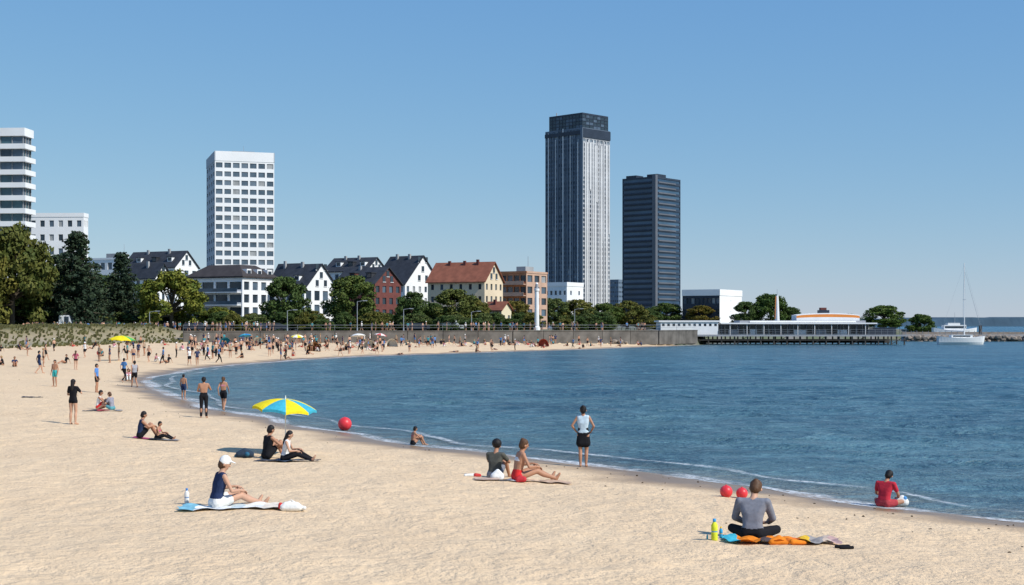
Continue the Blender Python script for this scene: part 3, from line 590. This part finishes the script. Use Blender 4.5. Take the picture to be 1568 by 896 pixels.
# upper orange-striped boat-like roof
oA=at(1226,yf).x;oB=at(1324,yf).x; zo=4.8; N=14
for i in range(N):
    a=oA+(oB-oA)*i/N; b_=oA+(oB-oA)*(i+1)/N; h=lambda x:1.1+.4*math.sin(math.pi*min(1,max(0,(x-oA)/(oB-oA))))**.6
    for (f0,f1,m_) in((0,.45,MPW),(.45,.85,MOR),(.85,1.0,MPW)):
        mb.face([(a,yf+4,zo+h(a)*f0),(b_,yf+4,zo+h(b_)*f0),(b_,yf+4,zo+h(b_)*f1),(a,yf+4,zo+h(a)*f1)],m_)
        mb.face([(b_,yf+9,zo+h(b_)*f0),(a,yf+9,zo+h(a)*f0),(a,yf+9,zo+h(a)*f1),(b_,yf+9,zo+h(b_)*f1)],m_)
    mb.face([(a,yf+4,zo+h(a)),(b_,yf+4,zo+h(b_)),(b_,yf+9,zo+h(b_)),(a,yf+9,zo+h(a))],MPW)
mb.face([(oA,yf+9,zo),(oA,yf+4,zo),(oA,yf+4,zo+1.1),(oA,yf+9,zo+1.1)],MPW); mb.face([(oB,yf+4,zo),(oB,yf+9,zo),(oB,yf+9,zo+1.1),(oB,yf+4,zo+1.1)],MPW)
x=at(1271,yf).x; mb.box(x-1,x+1,yf+5,yf+7,6.1,6.9,MDF); mb.box(x-.7,x+.5,yf+5.3,yf+6.7,6.9,7.4,MBRK)
xa,xb=at(1345,yf).x,at(1380,yf).x; mb.box(xa,xb,yf+4,yf+7,zd,3.4,MDF)
for i in range(7): x=xa+(xb-xa)*i/6; mb.cyl((x,yf+1,zd),(x,yf+1,zd+1.6),.05,.05,MDF,5)
mb.build('pier',(x0,yf,0))
mb=MB(); x=at(1190,300).x; mb.cyl((x,300,1.9),(x,300,5),.65,.55,MPW,10); mb.cyl((x,300,5),(x,300,10.2),.52,.28,MPW,10); mb.cyl((x-.42,299.85,5.2),(x-.3,299.9,10),.2,.14,MOR,8); mb.cyl((x,300,10.2),(x,300,11.5),.05,.03,MMET,6); mb.build('pier_mast',(x,300,1.9))
# ramp to the pier
mb=MB(); a=at(945,262);c=at(1010,272)
for i in range(10):
    p=L(a,c,i/10);q_=L(a,c,(i+1)/10); mb.obox((p.x,p.y,2.7-.08*i),(q_.x-p.x,q_.y-p.y,-.08),(-.4,3,0),(0,0,.2),MRF); mb.cyl((p.x,p.y,.0),(p.x,p.y,3.7-.08*i),.07,.06,MWD,6)
mb.cyl((a.x,a.y,3.7),(c.x,c.y,2.9),.04,.04,MRL,5); mb.build('access_ramp',(a.x,a.y,1))
# ------------------------------------------------------------------ breakwater
def rock(mb,c,r,m):
    i=len(mb.v); sc=V((random.uniform(.8,1.3),random.uniform(.7,1.1),random.uniform(.5,.9)))*r
    for p in ROCKV:
        k=random.uniform(.8,1.15); mb.v.append((c[0]+p[0]*sc.x*k,c[1]+p[1]*sc.y*k,c[2]+p[2]*sc.z*k))
    for f in ROCKF: mb.f.append(tuple(i+j for j in f)); mb.m.append(mb.mi(m))
bmk=bmesh.new(); bmesh.ops.create_icosphere(bmk,subdivisions=1,radius=1); ROCKV=[v_.co[:] for v_ in bmk.verts]; ROCKF=[tuple(v_.index for v_ in f.verts) for f in bmk.faces]; bmk.free()
MRK=mat('breakwater_stone',(.24,.2,.165),.9,.3,1.2)
mb=MB(); xa=at(1385,336).x; xb=at(1650,336).x
mb.box(xa,xb,335,339,-2,1.6,MCON); mb.box(xa,xb,338,338.6,1.6,2.2,MRK)
for i in range(420): rock(mb,(random.uniform(xa,xb),random.uniform(331,335),random.uniform(-.3,1.2)),random.uniform(.4,.95),MRK)
for i in range(30): x=xa+(xb-xa)*i/30; mb.cyl((x,335.3,1.6),(x,335.3,2.5),.06,.06,MRL,5)
mb.box(at(1500,336).x,at(1500,336).x+.6,336,336.6,1.6,3.8,MWD)
mb.build('breakwater',(xa,335,0))
# boulder toe in front of the wall end
mb=MB()
for i in range(150): t_=random.random(); p=L(at(935,258),at(1006,270),t_); rock(mb,(p.x+random.uniform(-.8,.8),p.y-random.uniform(0,3),random.uniform(.2,1.1)),random.uniform(.3,.7),MRK)
mb.build('rock_armour',(20,262,.5))
# distant shore
mb=MB(); MH=mat('distant_forest_hazed',(.045,.085,.12),.95,.25,.01)  # forest green shifted to blue: aerial haze is put into the base colour
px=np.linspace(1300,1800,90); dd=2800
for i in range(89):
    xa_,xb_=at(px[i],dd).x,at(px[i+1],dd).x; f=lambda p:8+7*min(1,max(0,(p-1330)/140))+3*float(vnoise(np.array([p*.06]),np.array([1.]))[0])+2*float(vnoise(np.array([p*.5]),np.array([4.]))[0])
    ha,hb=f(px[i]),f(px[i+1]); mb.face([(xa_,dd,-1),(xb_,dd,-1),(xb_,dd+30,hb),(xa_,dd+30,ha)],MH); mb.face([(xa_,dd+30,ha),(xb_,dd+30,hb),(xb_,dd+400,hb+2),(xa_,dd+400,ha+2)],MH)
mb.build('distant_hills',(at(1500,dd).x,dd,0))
# ------------------------------------------------------------------ boats
MHU=mat('boat_gelcoat',(.78,.78,.76),.35,.03,1,.5); MSAIL=mat('furled_sail',(.6,.62,.65),.8,.1,3)
def hull(mb,cx,cy,ln,bw,h,dr,m,m2):
    N=16;R=[]
    for i in range(N+1):
        t=i/N; x=cx+(t-.5)*ln; w=bw/2*(math.sin(math.pi*min(1,(t*.85+.13)))**.6 if t<.97 else .05); 
        if t>=.999: w=.04
        sh=h*(1+.25*(2*t-1)**2); R.append([(x,cy-w,sh),(x-(.06*ln*max(0,t-.7)),cy-w*.85,h*.35),(x-(.2*ln*max(0,t-.7)),cy-w*.4,-dr),(x-(.2*ln*max(0,t-.7)),cy+w*.4,-dr),(x-(.06*ln*max(0,t-.7)),cy+w*.85,h*.35),(x,cy+w,sh)])
    for i in range(N):
        for j in range(5): mb.face([R[i][j],R[i+1][j],R[i+1][j+1],R[i][j+1]],m)
        mb.face([R[i][5],R[i+1][5],R[i+1][0],R[i][0]],m2)
    mb.face(R[0],m)
mb=MB(); yb=281; xc=at(1472,yb).x; hull(mb,xc,yb,9.4,2.9,1.35,.5,MHU,MPW)
mb.obox((xc-2.2,yb-.9,1.35),(4.2,0,0),(0,1.8,0),(0,0,.6),MHU); mb.obox((xc-1.9,yb-.93,1.55),(3.4,0,0),(0,.04,0),(0,0,.25),GL[0])
mb.cyl((xc+.6,yb,1.3),(xc+.6,yb,16.3),.12,.09,MHU,8); mb.cyl((xc+.5,yb,2.6),(xc-3.4,yb,2.75),.07,.05,MMET,6); mb.cyl((xc+.4,yb,2.75),(xc-3.2,yb,2.9),.15,.1,MSAIL,8)
for q in((xc+4.6,yb,1.7),(xc-4.4,yb,1.6)): mb.cyl(q,(xc+.6,yb,16),.01,.01,MMET,4)
mb.cyl((xc+4.3,yb,1.8),(xc+.75,yb,14.5),.03,.02,MMET,6)
for s in(-1,1):
    mb.cyl((xc+.5,yb+s*1.35,1.4),(xc+.6,yb+s*.9,9),.01,.01,MMET,4); mb.cyl((xc+.6,yb+s*.9,9),(xc+.6,yb,15),.01,.01,MMET,4)
    for i in range(7): mb.cyl((xc-4.2+i*1.35,yb+s*1.1,1.4),(xc-4.2+i*1.35,yb+s*1.1,2.2),.02,.02,MMET,4)
    mb.cyl((xc-4.2,yb+s*1.1,2.2),(xc+3.9,yb+s*1.1,2.2),.015,.015,MMET,4)
mb.cyl((xc+.6,yb-.9,9),(xc+.6,yb+.9,9),.03,.03,MMET,5)
mb.build('sailboat',(xc,yb,0))
mb=MB(); yb=350; xc=at(1462,yb).x; hull(mb,xc,yb,11,3.4,2.6,.3,MHU,MPW); mb.box(xc-3,xc+2.5,yb-1.2,yb+1.2,2.6,3.9,MHU); mb.box(xc-2.8,xc+2.3,yb-1.24,yb-1.2,3.1,3.6,GL[0]); mb.box(xc-2,xc+1,yb-1,yb+1,3.9,4.4,MHU); mb.cyl((xc,yb,4.4),(xc,yb,7),.05,.03,MMET,5); mb.build('motor_yacht',(xc,yb,0))
# ------------------------------------------------------------------ trees
def leafmat(name,a,b_):
    m,n,l,bs=nodes_of(name); tc=n.new('ShaderNodeTexCoord').outputs['Object']; f=noise(n,l,tc,.7,3,.6); g=noise(n,l,tc,4,2)
    c=mix(n,l,mrange(n,l,f,.38,.62,0,1),a,b_); c=mix(n,l,mrange(n,l,g,.3,.7,0,.5),c,tuple(x*.6 for x in a)); oi=n.new('ShaderNodeObjectInfo'); c=mix(n,l,1.0,c,oi.outputs['Color'],'MULTIPLY')
    l.new(c,bs.inputs['Base Color']); bs.inputs['Roughness'].default_value=.7; bs.inputs['Specular IOR Level'].default_value=.2; return m
MLF=leafmat('foliage',(.06,.095,.024),(.14,.16,.045)); MCN=leafmat('conifer_foliage',(.022,.042,.024),(.05,.075,.035)); MBK=mat('bark',(.09,.07,.05),.95,.3,5,bump=.4)
def leaves(C,Rr,n,size,seed):
    r=np.random.default_rng(seed); V_=[]
    for c,rad in zip(C,Rr):
        d=r.normal(size=(n,3)); d/=np.linalg.norm(d,axis=1)[:,None]; p=c+d*(rad*r.uniform(.35,1,n)**.6)[:,None]*np.array([1,1,.75])
        nn=d+r.normal(size=(n,3))*.7; nn/=np.linalg.norm(nn,axis=1)[:,None]; t=np.cross(nn,r.normal(size=(n,3))); t/=np.linalg.norm(t,axis=1)[:,None]; bb=np.cross(nn,t); s=size*r.uniform(.5,1.2,n)[:,None]
        V_.append(np.stack([p-t*s,p-bb*s*.6,p+t*s,p+bb*s*.6],1).reshape(-1,3))
    return np.concatenate(V_)
def treemesh(name,lv,mb,mleaf):
    nv=len(mb.v); me=bpy.data.meshes.new(name); nq=len(lv)//4
    me.from_pydata(mb.v+[tuple(x) for x in lv.tolist()],[],mb.f+[(nv+4*i,nv+4*i+1,nv+4*i+2,nv+4*i+3) for i in range(nq)])
    me.materials.append(MBK); me.materials.append(mleaf); me.polygons.foreach_set('material_index',[0]*len(mb.f)+[1]*nq); me.update(); return me
def decid(seed):   # height 10
    r=np.random.default_rng(seed); mb=MB(); mb.cyl((0,0,-.3),(0.1,0,3.),.32,.22,MBK,8); C=[];R=[]
    for i in range(74):
        a=r.uniform(0,2*math.pi); h=r.uniform(0,1); rr=3.9*math.sqrt(max(.08,1-(2*h-.85)**2*.8))*r.uniform(.2,1)**.45; z=1.1+7.7*h; c=np.array([rr*math.cos(a),rr*math.sin(a),z]); C.append(c); R.append(r.uniform(.8,1.4)*(1.15-.3*h))
        if i%4==0: mb.cyl((.1,0,2.2+h*1.5),tuple(c),.13,.03,MBK,5)
    mb.cyl((.1,0,3),(0,.2,7),.22,.06,MBK,6)
    return treemesh('deciduous_tree',leaves(C,R,150,.26,seed),mb,MLF)
def conif(seed):
    r=np.random.default_rng(seed); mb=MB(); mb.cyl((0,0,-.3),(0,0,9.8),.28,.04,MBK,8); C=[];R=[]
    for i in range(16):
        z=.9+i*.57; L_=(3.1*(1-(z/10.4))**.8+.25); nb=9 if i<11 else 5
        for j in range(nb):
            a=2*math.pi*(j/nb)+r.uniform(0,1); ll=L_*r.uniform(.55,1.2); mb.cyl((0,0,z),(ll*math.cos(a),ll*math.sin(a),z-.15*ll),.06,.02,MBK,4)
            for q in (.35,.65,.95): C.append(np.array([ll*q*math.cos(a),ll*q*math.sin(a),z-.15*ll*q+r.uniform(-.1,.1)])); R.append(.3+.38*(1-q)+.12*(L_/3))
    return treemesh('pine_tree',leaves(C,R,24,.18,seed),mb,MCN)
DT=[decid(s) for s in(1,2,3,4)]; CT=[conif(5),conif(6)]
def tree(px,d,ytop,wpx,kind='d',tint=(1,1,1),name=None,sink=0):
    x=(px-CX)/F*d; z=gz(x,d)-sink; h=zz(ytop,d)-z; w=wpx/F*d
    me=random.choice(DT if kind=='d' else CT); o=put(name or('deciduous_tree' if kind=='d' else 'pine_tree'),me,x,d,z,random.uniform(0,360)); o.scale=(w/(8.0 if kind=='d' else 5.7),)*2+(h/(9.3 if kind=='d' else 9.9),); o.color=(*tint,1)
ol=(1.3,1.0,.7); yg=(1.6,1.35,.7); dg=(.65,.8,.7)
for a in [(18,255,345,116,'d',(1.05,.9,.7)),(-40,250,352,110,'d',ol),(62,268,404,86,'d',dg),(118,262,353,100,'c'),(90,272,388,76,'c'),(186,275,385,74,'c'),(160,285,420,80,'d',dg),(142,270,418,70,'c'),(210,285,434,62,'d',dg),(262,268,414,92,'d',yg),
 (436,284,424,70,'d',dg),(540,280,422,82,'d',(.9,.95,.7)),(632,288,446,54,'d',dg),(696,288,443,74,'d',(1.1,1,.8)),(728,292,458,50,'d',ol),(664,296,464,40,'d',dg),(790,330,460,52,'d',(1.3,.9,.6)),(848,400,456,58,'d'),(884,402,458,58,'d',ol),(925,405,464,54,'d',(.9,1,.7)),(962,410,460,54,'d',ol),(1020,440,464,56,'d',(.9,1,.8)),(1074,432,468,50,'d',(1.5,.9,.5)),
 (1142,368,462,44,'d',dg),(1180,370,450,60,'d',(.7,.9,.6)),(1212,372,470,34,'d',dg),(1354,366,467,62,'d',(.8,1,.6)),(1300,395,480,40,'d',dg),(1410,372,481,44,'d',(.8,1,.7)),(335,288,470,54,'d',yg),(820,395,468,44,'d',dg),(30,262,432,96,'d',dg),(480,292,476,38,'d',ol),(592,296,480,46,'d',dg),(905,398,472,44,'d'),(990,420,472,44,'d',dg),(300,290,468,38,'d',dg),(650,292,472,38,'d',dg),(760,300,478,30,'d',dg)]: tree(*a)
for i in range(48):
    px_=random.uniform(-10,1000); tree(px_,random.uniform(268,276) if px_<760 else random.uniform(300,330),random.uniform(476,489),random.uniform(30,58),'d',random.choice([dg,ol,(1,1,1)]),'shrub',.8)
# beach grass
mb=MB(); MGR=mat('dune_grass_blades',(.15,.145,.06),.8,.4,.8); xs=[];ys=[]
for i in range(6500):
    y=random.uniform(90,234); x=random.uniform(-80,-53); 
    if CX+F*x/y<-60: continue
    xs.append(x); ys.append(y)
zg,sg,pg,gg=terrain(np.array(xs),np.array(ys),True)
for x,y,z,g,p in zip(xs,ys,zg,gg,pg):
    if g<.05 and not(-1.5<p<0): continue
    h=random.uniform(.15,.5); a=random.uniform(0,6.28); r_=random.uniform(.1,.3)
    for k in range(3):
        a2=a+k*1.05; dx,dy=math.cos(a2)*r_,math.sin(a2)*r_; mb.face([(x-dx,y-dy,z-.03),(x+dx,y+dy,z-.03),(x+dx*.7+.1,y+dy*.7,z+h*random.uniform(.6,1)),(x-dx*.7+.1,y-dy*.7,z+h)],MGR)
mb.build('dune_grass',(-60,180,2))
# ------------------------------------------------------------------ umbrellas
MY=cm((.78,.62,.02));MB_=cm((.03,.2,.5));MGN=cm((.1,.4,.12));MWC=cm((.75,.75,.72));MTL=cm((.05,.38,.5))
def umbrella(x,y,z,R,h,cols,tilt=(0,0)):
    e=empty('beach_umbrella',(x,y,z)); mb=MB(); n=8; top=V((0,0,h)); M=Matrix.Rotation(tilt[0],3,'X')@Matrix.Rotation(tilt[1],3,'Y'); rings=6;sub=6
    def P(k,s,r):
        a=2*math.pi*(k+s/sub)/n+.2; u=abs(s/sub-.5)*2; t=r/rings; rad=R*t*(1-.07*(1-u*u)*t); zz_=-.30*R*t**1.8+ .05*R*t*(1-u*u); return top+M@V((rad*math.cos(a),rad*math.sin(a),zz_))
    for k in range(n):
        for s in range(sub):
            for r in range(rings): mb.face([P(k,s,r),P(k,s,r+1),P(k,s+1,r+1),P(k,s+1,r)],cols[k%len(cols)])
            a,b_=P(k,s,rings),P(k,s+1,rings); mb.face([a,a-V((0,0,.07)),b_-V((0,0,.07)),b_],cols[k%len(cols)])
    o=mb.build('canopy'); o.parent=e
    mb=MB(); mb.cyl((0,0,-.25),top+M@V((0,0,.06)),.018,.015,MPW,8)
    for k in range(n): mb.cyl(top+M@V((0,0,-.03)),P(k,0,rings)-V((0,0,.02)),.006,.005,MMET,4); mb.cyl(top-V((0,0,.4)),P(k,0,3)-V((0,0,.02)),.005,.005,MMET,4)
    mb.cyl(top,top+M@V((0,0,.1)),.02,.008,MWC,6); o=mb.build('pole'); o.parent=e
x,y,z=ground(437,697); umbrella(x,y,z,.88,zz(611,y)-z,[MY,MY,MB_,MY,MY,MTL,MY,MTL],(.05,.09))
x,y,z=ground(187,553); umbrella(x,y,z,1.25,zz(514,y)-z,[MY,MY,MY,MGN],(.05,.05))
for px_,py_,c in [(455,533,[MY,MWC]),(548,530,[MWC]),(375,532,[MB_,MTL]),(583,529,[MWC,cm((.6,.1,.1))])]:
    x,y,z=ground(px_,py_); umbrella(x,y,z,random.uniform(.9,1.2),1.9,c,(random.uniform(-.15,.15),random.uniform(-.15,.15)))
# small beach tents
for px_,py_,c in [(565,533,MWC),(600,531,MWC),(345,529,cm((.04,.3,.45))),(395,528,MWC),(832,530,cm((.4,.1,.08))),(480,538,cm((.45,.25,.12)))]:
    x,y,z=ground(px_,py_); mb=MB(); w,h,dp=1.9,1.25,1.4
    for i in range(8):
        a0=math.pi*i/8;a1=math.pi*(i+1)/8; p=lambda a,yy,s:(x-w/2*s*math.cos(a),y+yy,z+h*s*math.sin(a))
        mb.face([p(a0,0,1),p(a1,0,1),p(a1,dp,.75),p(a0,dp,.75)],c); mb.face([p(a0,dp,.75),p(a1,dp,.75),(x,y+dp,z)],c)
    mb.build('beach_tent',(x,y,z))
# ------------------------------------------------------------------ towels, balls, bags, bottles
def towel(name,px_,py_,ln,wd,heading,cols,wr=.025):
    x,y,_=ground(px_,py_); mb=MB(); a=math.radians(heading); nx_,ny_=26,14; P=np.zeros((nx_+1,ny_+1,3)); ux,uy=math.sin(a),math.cos(a)
    for i in range(nx_+1):
        for j in range(ny_+1):
            s=(i/nx_-.5)*ln; t=(j/ny_-.5)*wd*(1+.18*math.sin(i*.7)); P[i,j,0]=x+ux*s+uy*t+.03*math.sin(j*1.3); P[i,j,1]=y+uy*s-ux*t+.03*math.sin(i*.9)
    zt_=terrain(P[:,:,0].ravel(),P[:,:,1].ravel()).reshape(nx_+1,ny_+1); P[:,:,2]=zt_+.03+wr*np.abs(np.sin(P[:,:,0]*7+P[:,:,1]*5)*np.sin(P[:,:,1]*9-P[:,:,0]*3))
    for i in range(nx_):
        for j in range(ny_): mb.face([P[i,j],P[i+1,j],P[i+1,j+1],P[i,j+1]],cols[int(i*len(cols)/nx_)%len(cols)])
    mb.build(name,(x,y,float(zt_.mean())),smooth=True)
OR=cm((.75,.22,.02)); YL=cm((.8,.5,.05)); GYT=cm((.3,.28,.27)); DKT=cm((.06,.065,.08))
towel('beach_towel',1197,831,1.85,.6,92,[MTL,OR,OR,cm((.08,.06,.06)),OR,OR,cm((.7,.16,.03)),YL,GYT,cm((.5,.4,.33)),cm((.45,.3,.28))],.08)
towel('beach_towel',362,778,2.1,.6,86,[cm((.2,.45,.55)),MWC,MWC,cm((.5,.58,.6)),MWC,cm((.7,.62,.52)),MWC],.03)
towel('beach_towel',440,707,1.7,.5,88,[DKT,cm((.1,.14,.2)),DKT])
towel('beach_towel',800,737,2.3,.4,90,[cm((.5,.36,.28)),MWC,cm((.55,.4,.3)),cm((.5,.35,.25))],.02)
towel('beach_towel',240,674,1.4,.4,90,[cm((.45,.08,.2)),DKT,GYT],.02)
towel('beach_towel',158,629,1.6,.5,80,[DKT,cm((.4,.07,.08)),GYT])
towel('beach_towel',50,609,1.0,.5,70,[DKT])
def ball(px_,py_,r,c1,c2):
    x,y,z=ground(px_,py_); z=max(z,0)-.02; mb=MB(); prof=[(r*math.sin(math.pi*i/16),r-r*math.cos(math.pi*i/16)) for i in range(17)]
    prof[0]=(.001,0);prof[-1]=(.001,2*r); mb.lathe((x,y,z),prof,lambda q,j:c2 if (q>=15 or (j//4)%2==0) else c1,24); mb.cyl((x,y,z+2*r-.005),(x,y,z+2*r+.012),.02,.015,c2,8); mb.build('red_beach_ball',(x,y,z),smooth=True)
RB=mat('red_vinyl',(.74,.05,.06),.4,.05,3,.4); RB2=mat('red_vinyl_b',(.66,.035,.045),.4,.05,3,.4)
ball(528,659,.26,RB,RB2); ball(1112,761,.14,RB,RB2); ball(1136,763,.13,RB,RB2); ball(152,544,.28,RB,RB2)
def bottle(px_,py_,h,c,c2,name='water_bottle'):
    x,y,z=ground(px_,py_); mb=MB(); r=h*.15; prof=[(.001,0),(r*.9,.003),(r,.02),(r,h*.35),(r*.92,h*.4),(r,h*.45),(r,h*.7),(r*.5,h*.84),(r*.45,h*.86),(r*.5,h*.87),(r*.5,h),(.001,h)]
    mb.lathe((x,y,z-.01),prof,lambda q,j:c2 if q>=8 or q==4 else c,16); mb.build(name,(x,y,z),smooth=True)
bottle(1094,827,.36,cm((.7,.75,.05)),cm((.05,.3,.6)),'sunscreen_bottle'); bottle(1104,824,.2,cm((.05,.35,.6)),YL,'sunscreen_bottle'); bottle(286,771,.3,MWC,cm((.05,.2,.5))); bottle(1083,826,.1,MTL,MTL,'sunglasses_case')
def bag(name,px_,py_,prims,heading=0,sc=1):
    x,y,z=ground(px_,py_); me=blob([([(V(c),r) for c,r in S],m) for S,m in prims],.012,2); me.name=name; put(name,me,x,y,z,heading,sc)
bag('beach_bag',446,783,[([((-.14,0,.07),.07),((.14,0,.07),.07),((-.1,0,.13),.05),((.1,.03,.12),.05)],MWC),([((-.2,.02,.08),.05),((-.2,.02,.12),.045)],cm((.6,.05,.05))),([((-.08,0,.16),.012),((0,0,.21),.012)],MWC),([((0,0,.21),.012),((.08,0,.16),.012)],MWC),([((.2,.05,.05),.05),((.24,0,.06),.04)],MWC)])
bag('dark_backpack',375,701,[([((-.16,0,.09),.09),((.16,0,.09),.09),((0,0,.2),.07)],cm((.03,.05,.08))),([((.08,-.08,.1),.06)],cm((.03,.12,.2))),([((-.25,.05,.05),.05),((-.15,0,.05),.05)],cm((.05,.15,.2)))])
bag('white_bag',762,736,[([((-.08,0,.1),.1),((.08,0,.1),.09),((0,0,.22),.06)],MWC)])
bag('beach_clothes',722,730,[([((-.15,0,.03),.04),((.1,.03,.03),.05)],MWC),([((.1,0,.04),.05),((.2,.03,.03),.04)],cm((.5,.05,.05)))])
bag('white_float',1378,776,[([((-.1,0,.08),.08),((.1,0,.1),.1),((.05,0,.2),.06)],MWC),([((.1,-.03,.19),.05)],cm((.1,.3,.6)))])
bag('red_bag',797,739,[([((-.06,0,.07),.07),((.08,0,.08),.07),((.0,0,.14),.04)],cm((.5,.04,.05)))])
bag('sandals',1290,840,[([((-.1,0,.03),.03),((.1,.02,.03),.035)],cm(black)),([((-.05,-.1,.03),.03),((.14,-.09,.03),.03)],cm(black))])
bag('orange_cloth',1205,834,[([((-.25,0,.04),.05),((-.12,.05,.09),.06),((.0,0,.03),.04)],OR),([((.08,-.03,.05),.05),((.3,0,.03),.03)],OR),([((.02,.02,.06),.05),((.1,.0,.05),.04)],cm((.6,.15,.02)))])
# ------------------------------------------------------------------ promenade furniture
def lamp(px_,d,ytop):
    p=at(px_,d); z=gz(p.x,p.y); h=zz(ytop,d)-z; mb=MB(); mb.cyl((p.x,p.y,z-.2),(p.x,p.y,z+.6),.14,.12,MMET,8); mb.cyl((p.x,p.y,z+.6),(p.x,p.y,z+h),.08,.05,MMET,8); mb.cyl((p.x,p.y,z+h),(p.x+1.2,p.y,z+h+.2),.04,.03,MMET,6)
    mb.obox((p.x+1.0,p.y-.14,z+h+.12),(.8,0,0),(0,.28,0),(0,0,.12),MMET); mb.obox((p.x+1.1,p.y-.1,z+h+.09),(.6,0,0),(0,.2,0),(0,0,.028),MPW); mb.build('street_lamp',(p.x,p.y,z))
for a in [(229,245,478),(547,252,462),(722,262,478),(618,258,474),(440,250,476),(880,285,474)]: lamp(*a)
mb=MB(); p=at(822,300); z=2.8; h=zz(432,300)-z; mb.lathe((p.x,p.y,z),[(.7,0),(.7,.6),(.5,.8),(.42,h*.8),(.55,h*.82),(.55,h*.86),(.35,h*.88),(.3,h*.96),(.02,h)],lambda q,j:MPW if q not in(5,6) else MRF,14); mb.build('white_column',(p.x,p.y,z))
MTY=mat('tyre',(.02,.02,.02),.9,.1,5)
def van(px_,d,c,ln=5.,h=2.2,name='parked_van'):
    p=at(px_,d); z=gz(p.x,p.y); x,y=p.x,p.y; mb=MB(); pr=[(-ln/2,.35),(ln/2,.35),(ln/2,1.0),(ln/2-.9,1.15),(ln/2-1.5,h),(-ln/2+.1,h),(-ln/2,1.2)]
    for s in(0,1): 
        pts=[(x+a,y+s*1.8,z+b_) for a,b_ in pr]; mb.face(pts if s==0 else pts[::-1],c)
    for i in range(len(pr)):
        a,b_=pr[i],pr[(i+1)%len(pr)]; mb.face([(x+a[0],y,z+a[1]),(x+a[0],y+1.8,z+a[1]),(x+b_[0],y+1.8,z+b_[1]),(x+b_[0],y,z+b_[1])],c if i!=3 else GL[0])
    mb.box(x+ln/2-2.4,x+ln/2-1.55,y-.02,y-.004,z+1.15,z+h-.25,GL[0]); 
    if h<1.8: mb.box(x-ln/2+.5,x+ln/2-2.5,y-.02,y-.004,z+1.0,z+h-.15,GL[0])
    for wx_ in(-ln/2+.9,ln/2-.9):
        for s in(-.02,1.62): mb.cyl((x+wx_,y+s,z+.34),(x+wx_,y+s+.2,z+.34),.34,.34,MTY,14)
    mb.build(name,(x,y,z))
CB=mat('car_paint_white',(.75,.75,.74),.3,.03,1,.5);CBk=mat('car_paint_dark',(.03,.035,.05),.3,.03,1,.5)
van(104,256,CB,3.4,2.9); van(60,258,CBk,4.4,1.5,'parked_car'); van(160,258,CBk,4.4,1.5,'parked_car'); van(300,256,CBk,4.4,1.5,'parked_car'); van(420,258,CBk,4.4,1.5,'parked_car'); van(690,268,CB,5,2.1); van(640,266,CBk,4.4,1.5,'parked_car')
# seaweed debris
mb=MB(); MSW=mat('seaweed',(.07,.05,.03),.9,.3,10)
for i in range(520):
    k=random.randrange(24,90); p=SH[k]; nn=SH[k+1]-SH[k]; nn=np.array([-nn[1],nn[0]])/np.linalg.norm(nn); off=abs(random.gauss(0,1))*3+.8
    x,y=p[0]+nn[0]*off+random.uniform(-.6,.6),p[1]+nn[1]*off+random.uniform(-.6,.6)
    if random.random()>np.clip((x+4)/12,.12,1): continue
    if sdist(np.array([x]),np.array([y]),LAND)[0]<.5: continue
    rock(mb,(x,y,gz(x,y)+.005),random.uniform(.01,.035),MSW)
mb.build('seaweed_debris',(6,30,.3))
# ------------------------------------------------------------------ light, sky, camera
az,el=math.radians(122),math.radians(43)
w=bpy.data.worlds.new("World"); scene.world=w; w.use_nodes=True; nt=w.node_tree; n=nt.nodes; l=nt.links; bg=n['Background']; sk=n.new('ShaderNodeTexSky'); sk.sky_type='NISHITA'; sk.sun_disc=False; sk.sun_elevation=el; sk.sun_rotation=az; sk.air_density=1.0; sk.dust_density=0.0; sk.ozone_density=3.0
# colour response of a slightly hazy, polarised summer sky (same everywhere, applied to the Nishita radiance)
ST=.14; sp_=n.new('ShaderNodeSeparateColor'); cb=n.new('ShaderNodeCombineColor'); l.new(sk.outputs[0],sp_.inputs[0])
for i,(k,p) in enumerate([(.46,.80),(.56,.56),(.70,.22)]):
    a=math_(n,l,'MULTIPLY',sp_.outputs[i],ST); a=math_(n,l,'POWER',a,p); a=math_(n,l,'MULTIPLY',a,k/ST); l.new(a,cb.inputs[i])
l.new(cb.outputs[0],bg.inputs[0]); bg.inputs[1].default_value=ST
sl=bpy.data.lights.new('sun','SUN'); sl.energy=4.7; sl.angle=math.radians(.5); sl.color=(1,.965,.9); so=bpy.data.objects.new('sun',sl); scene.collection.objects.link(so)
s=V((math.sin(az)*math.cos(el),math.cos(az)*math.cos(el),math.sin(el))); so.rotation_euler=s.to_track_quat('Z','Y').to_euler()
cam=bpy.data.cameras.new('camera'); co=bpy.data.objects.new('camera',cam); scene.collection.objects.link(co); co.location=(0,0,CH); co.rotation_euler=(math.pi/2,0,0)
cam.sensor_width=36; cam.lens=36*F/1568; cam.shift_y=49/1568; cam.clip_start=.5; cam.clip_end=60000; scene.camera=co
scene.view_settings.view_transform='Standard'; scene.view_settings.look='None'; scene.view_settings.exposure=0; scene.view_settings.gamma=1
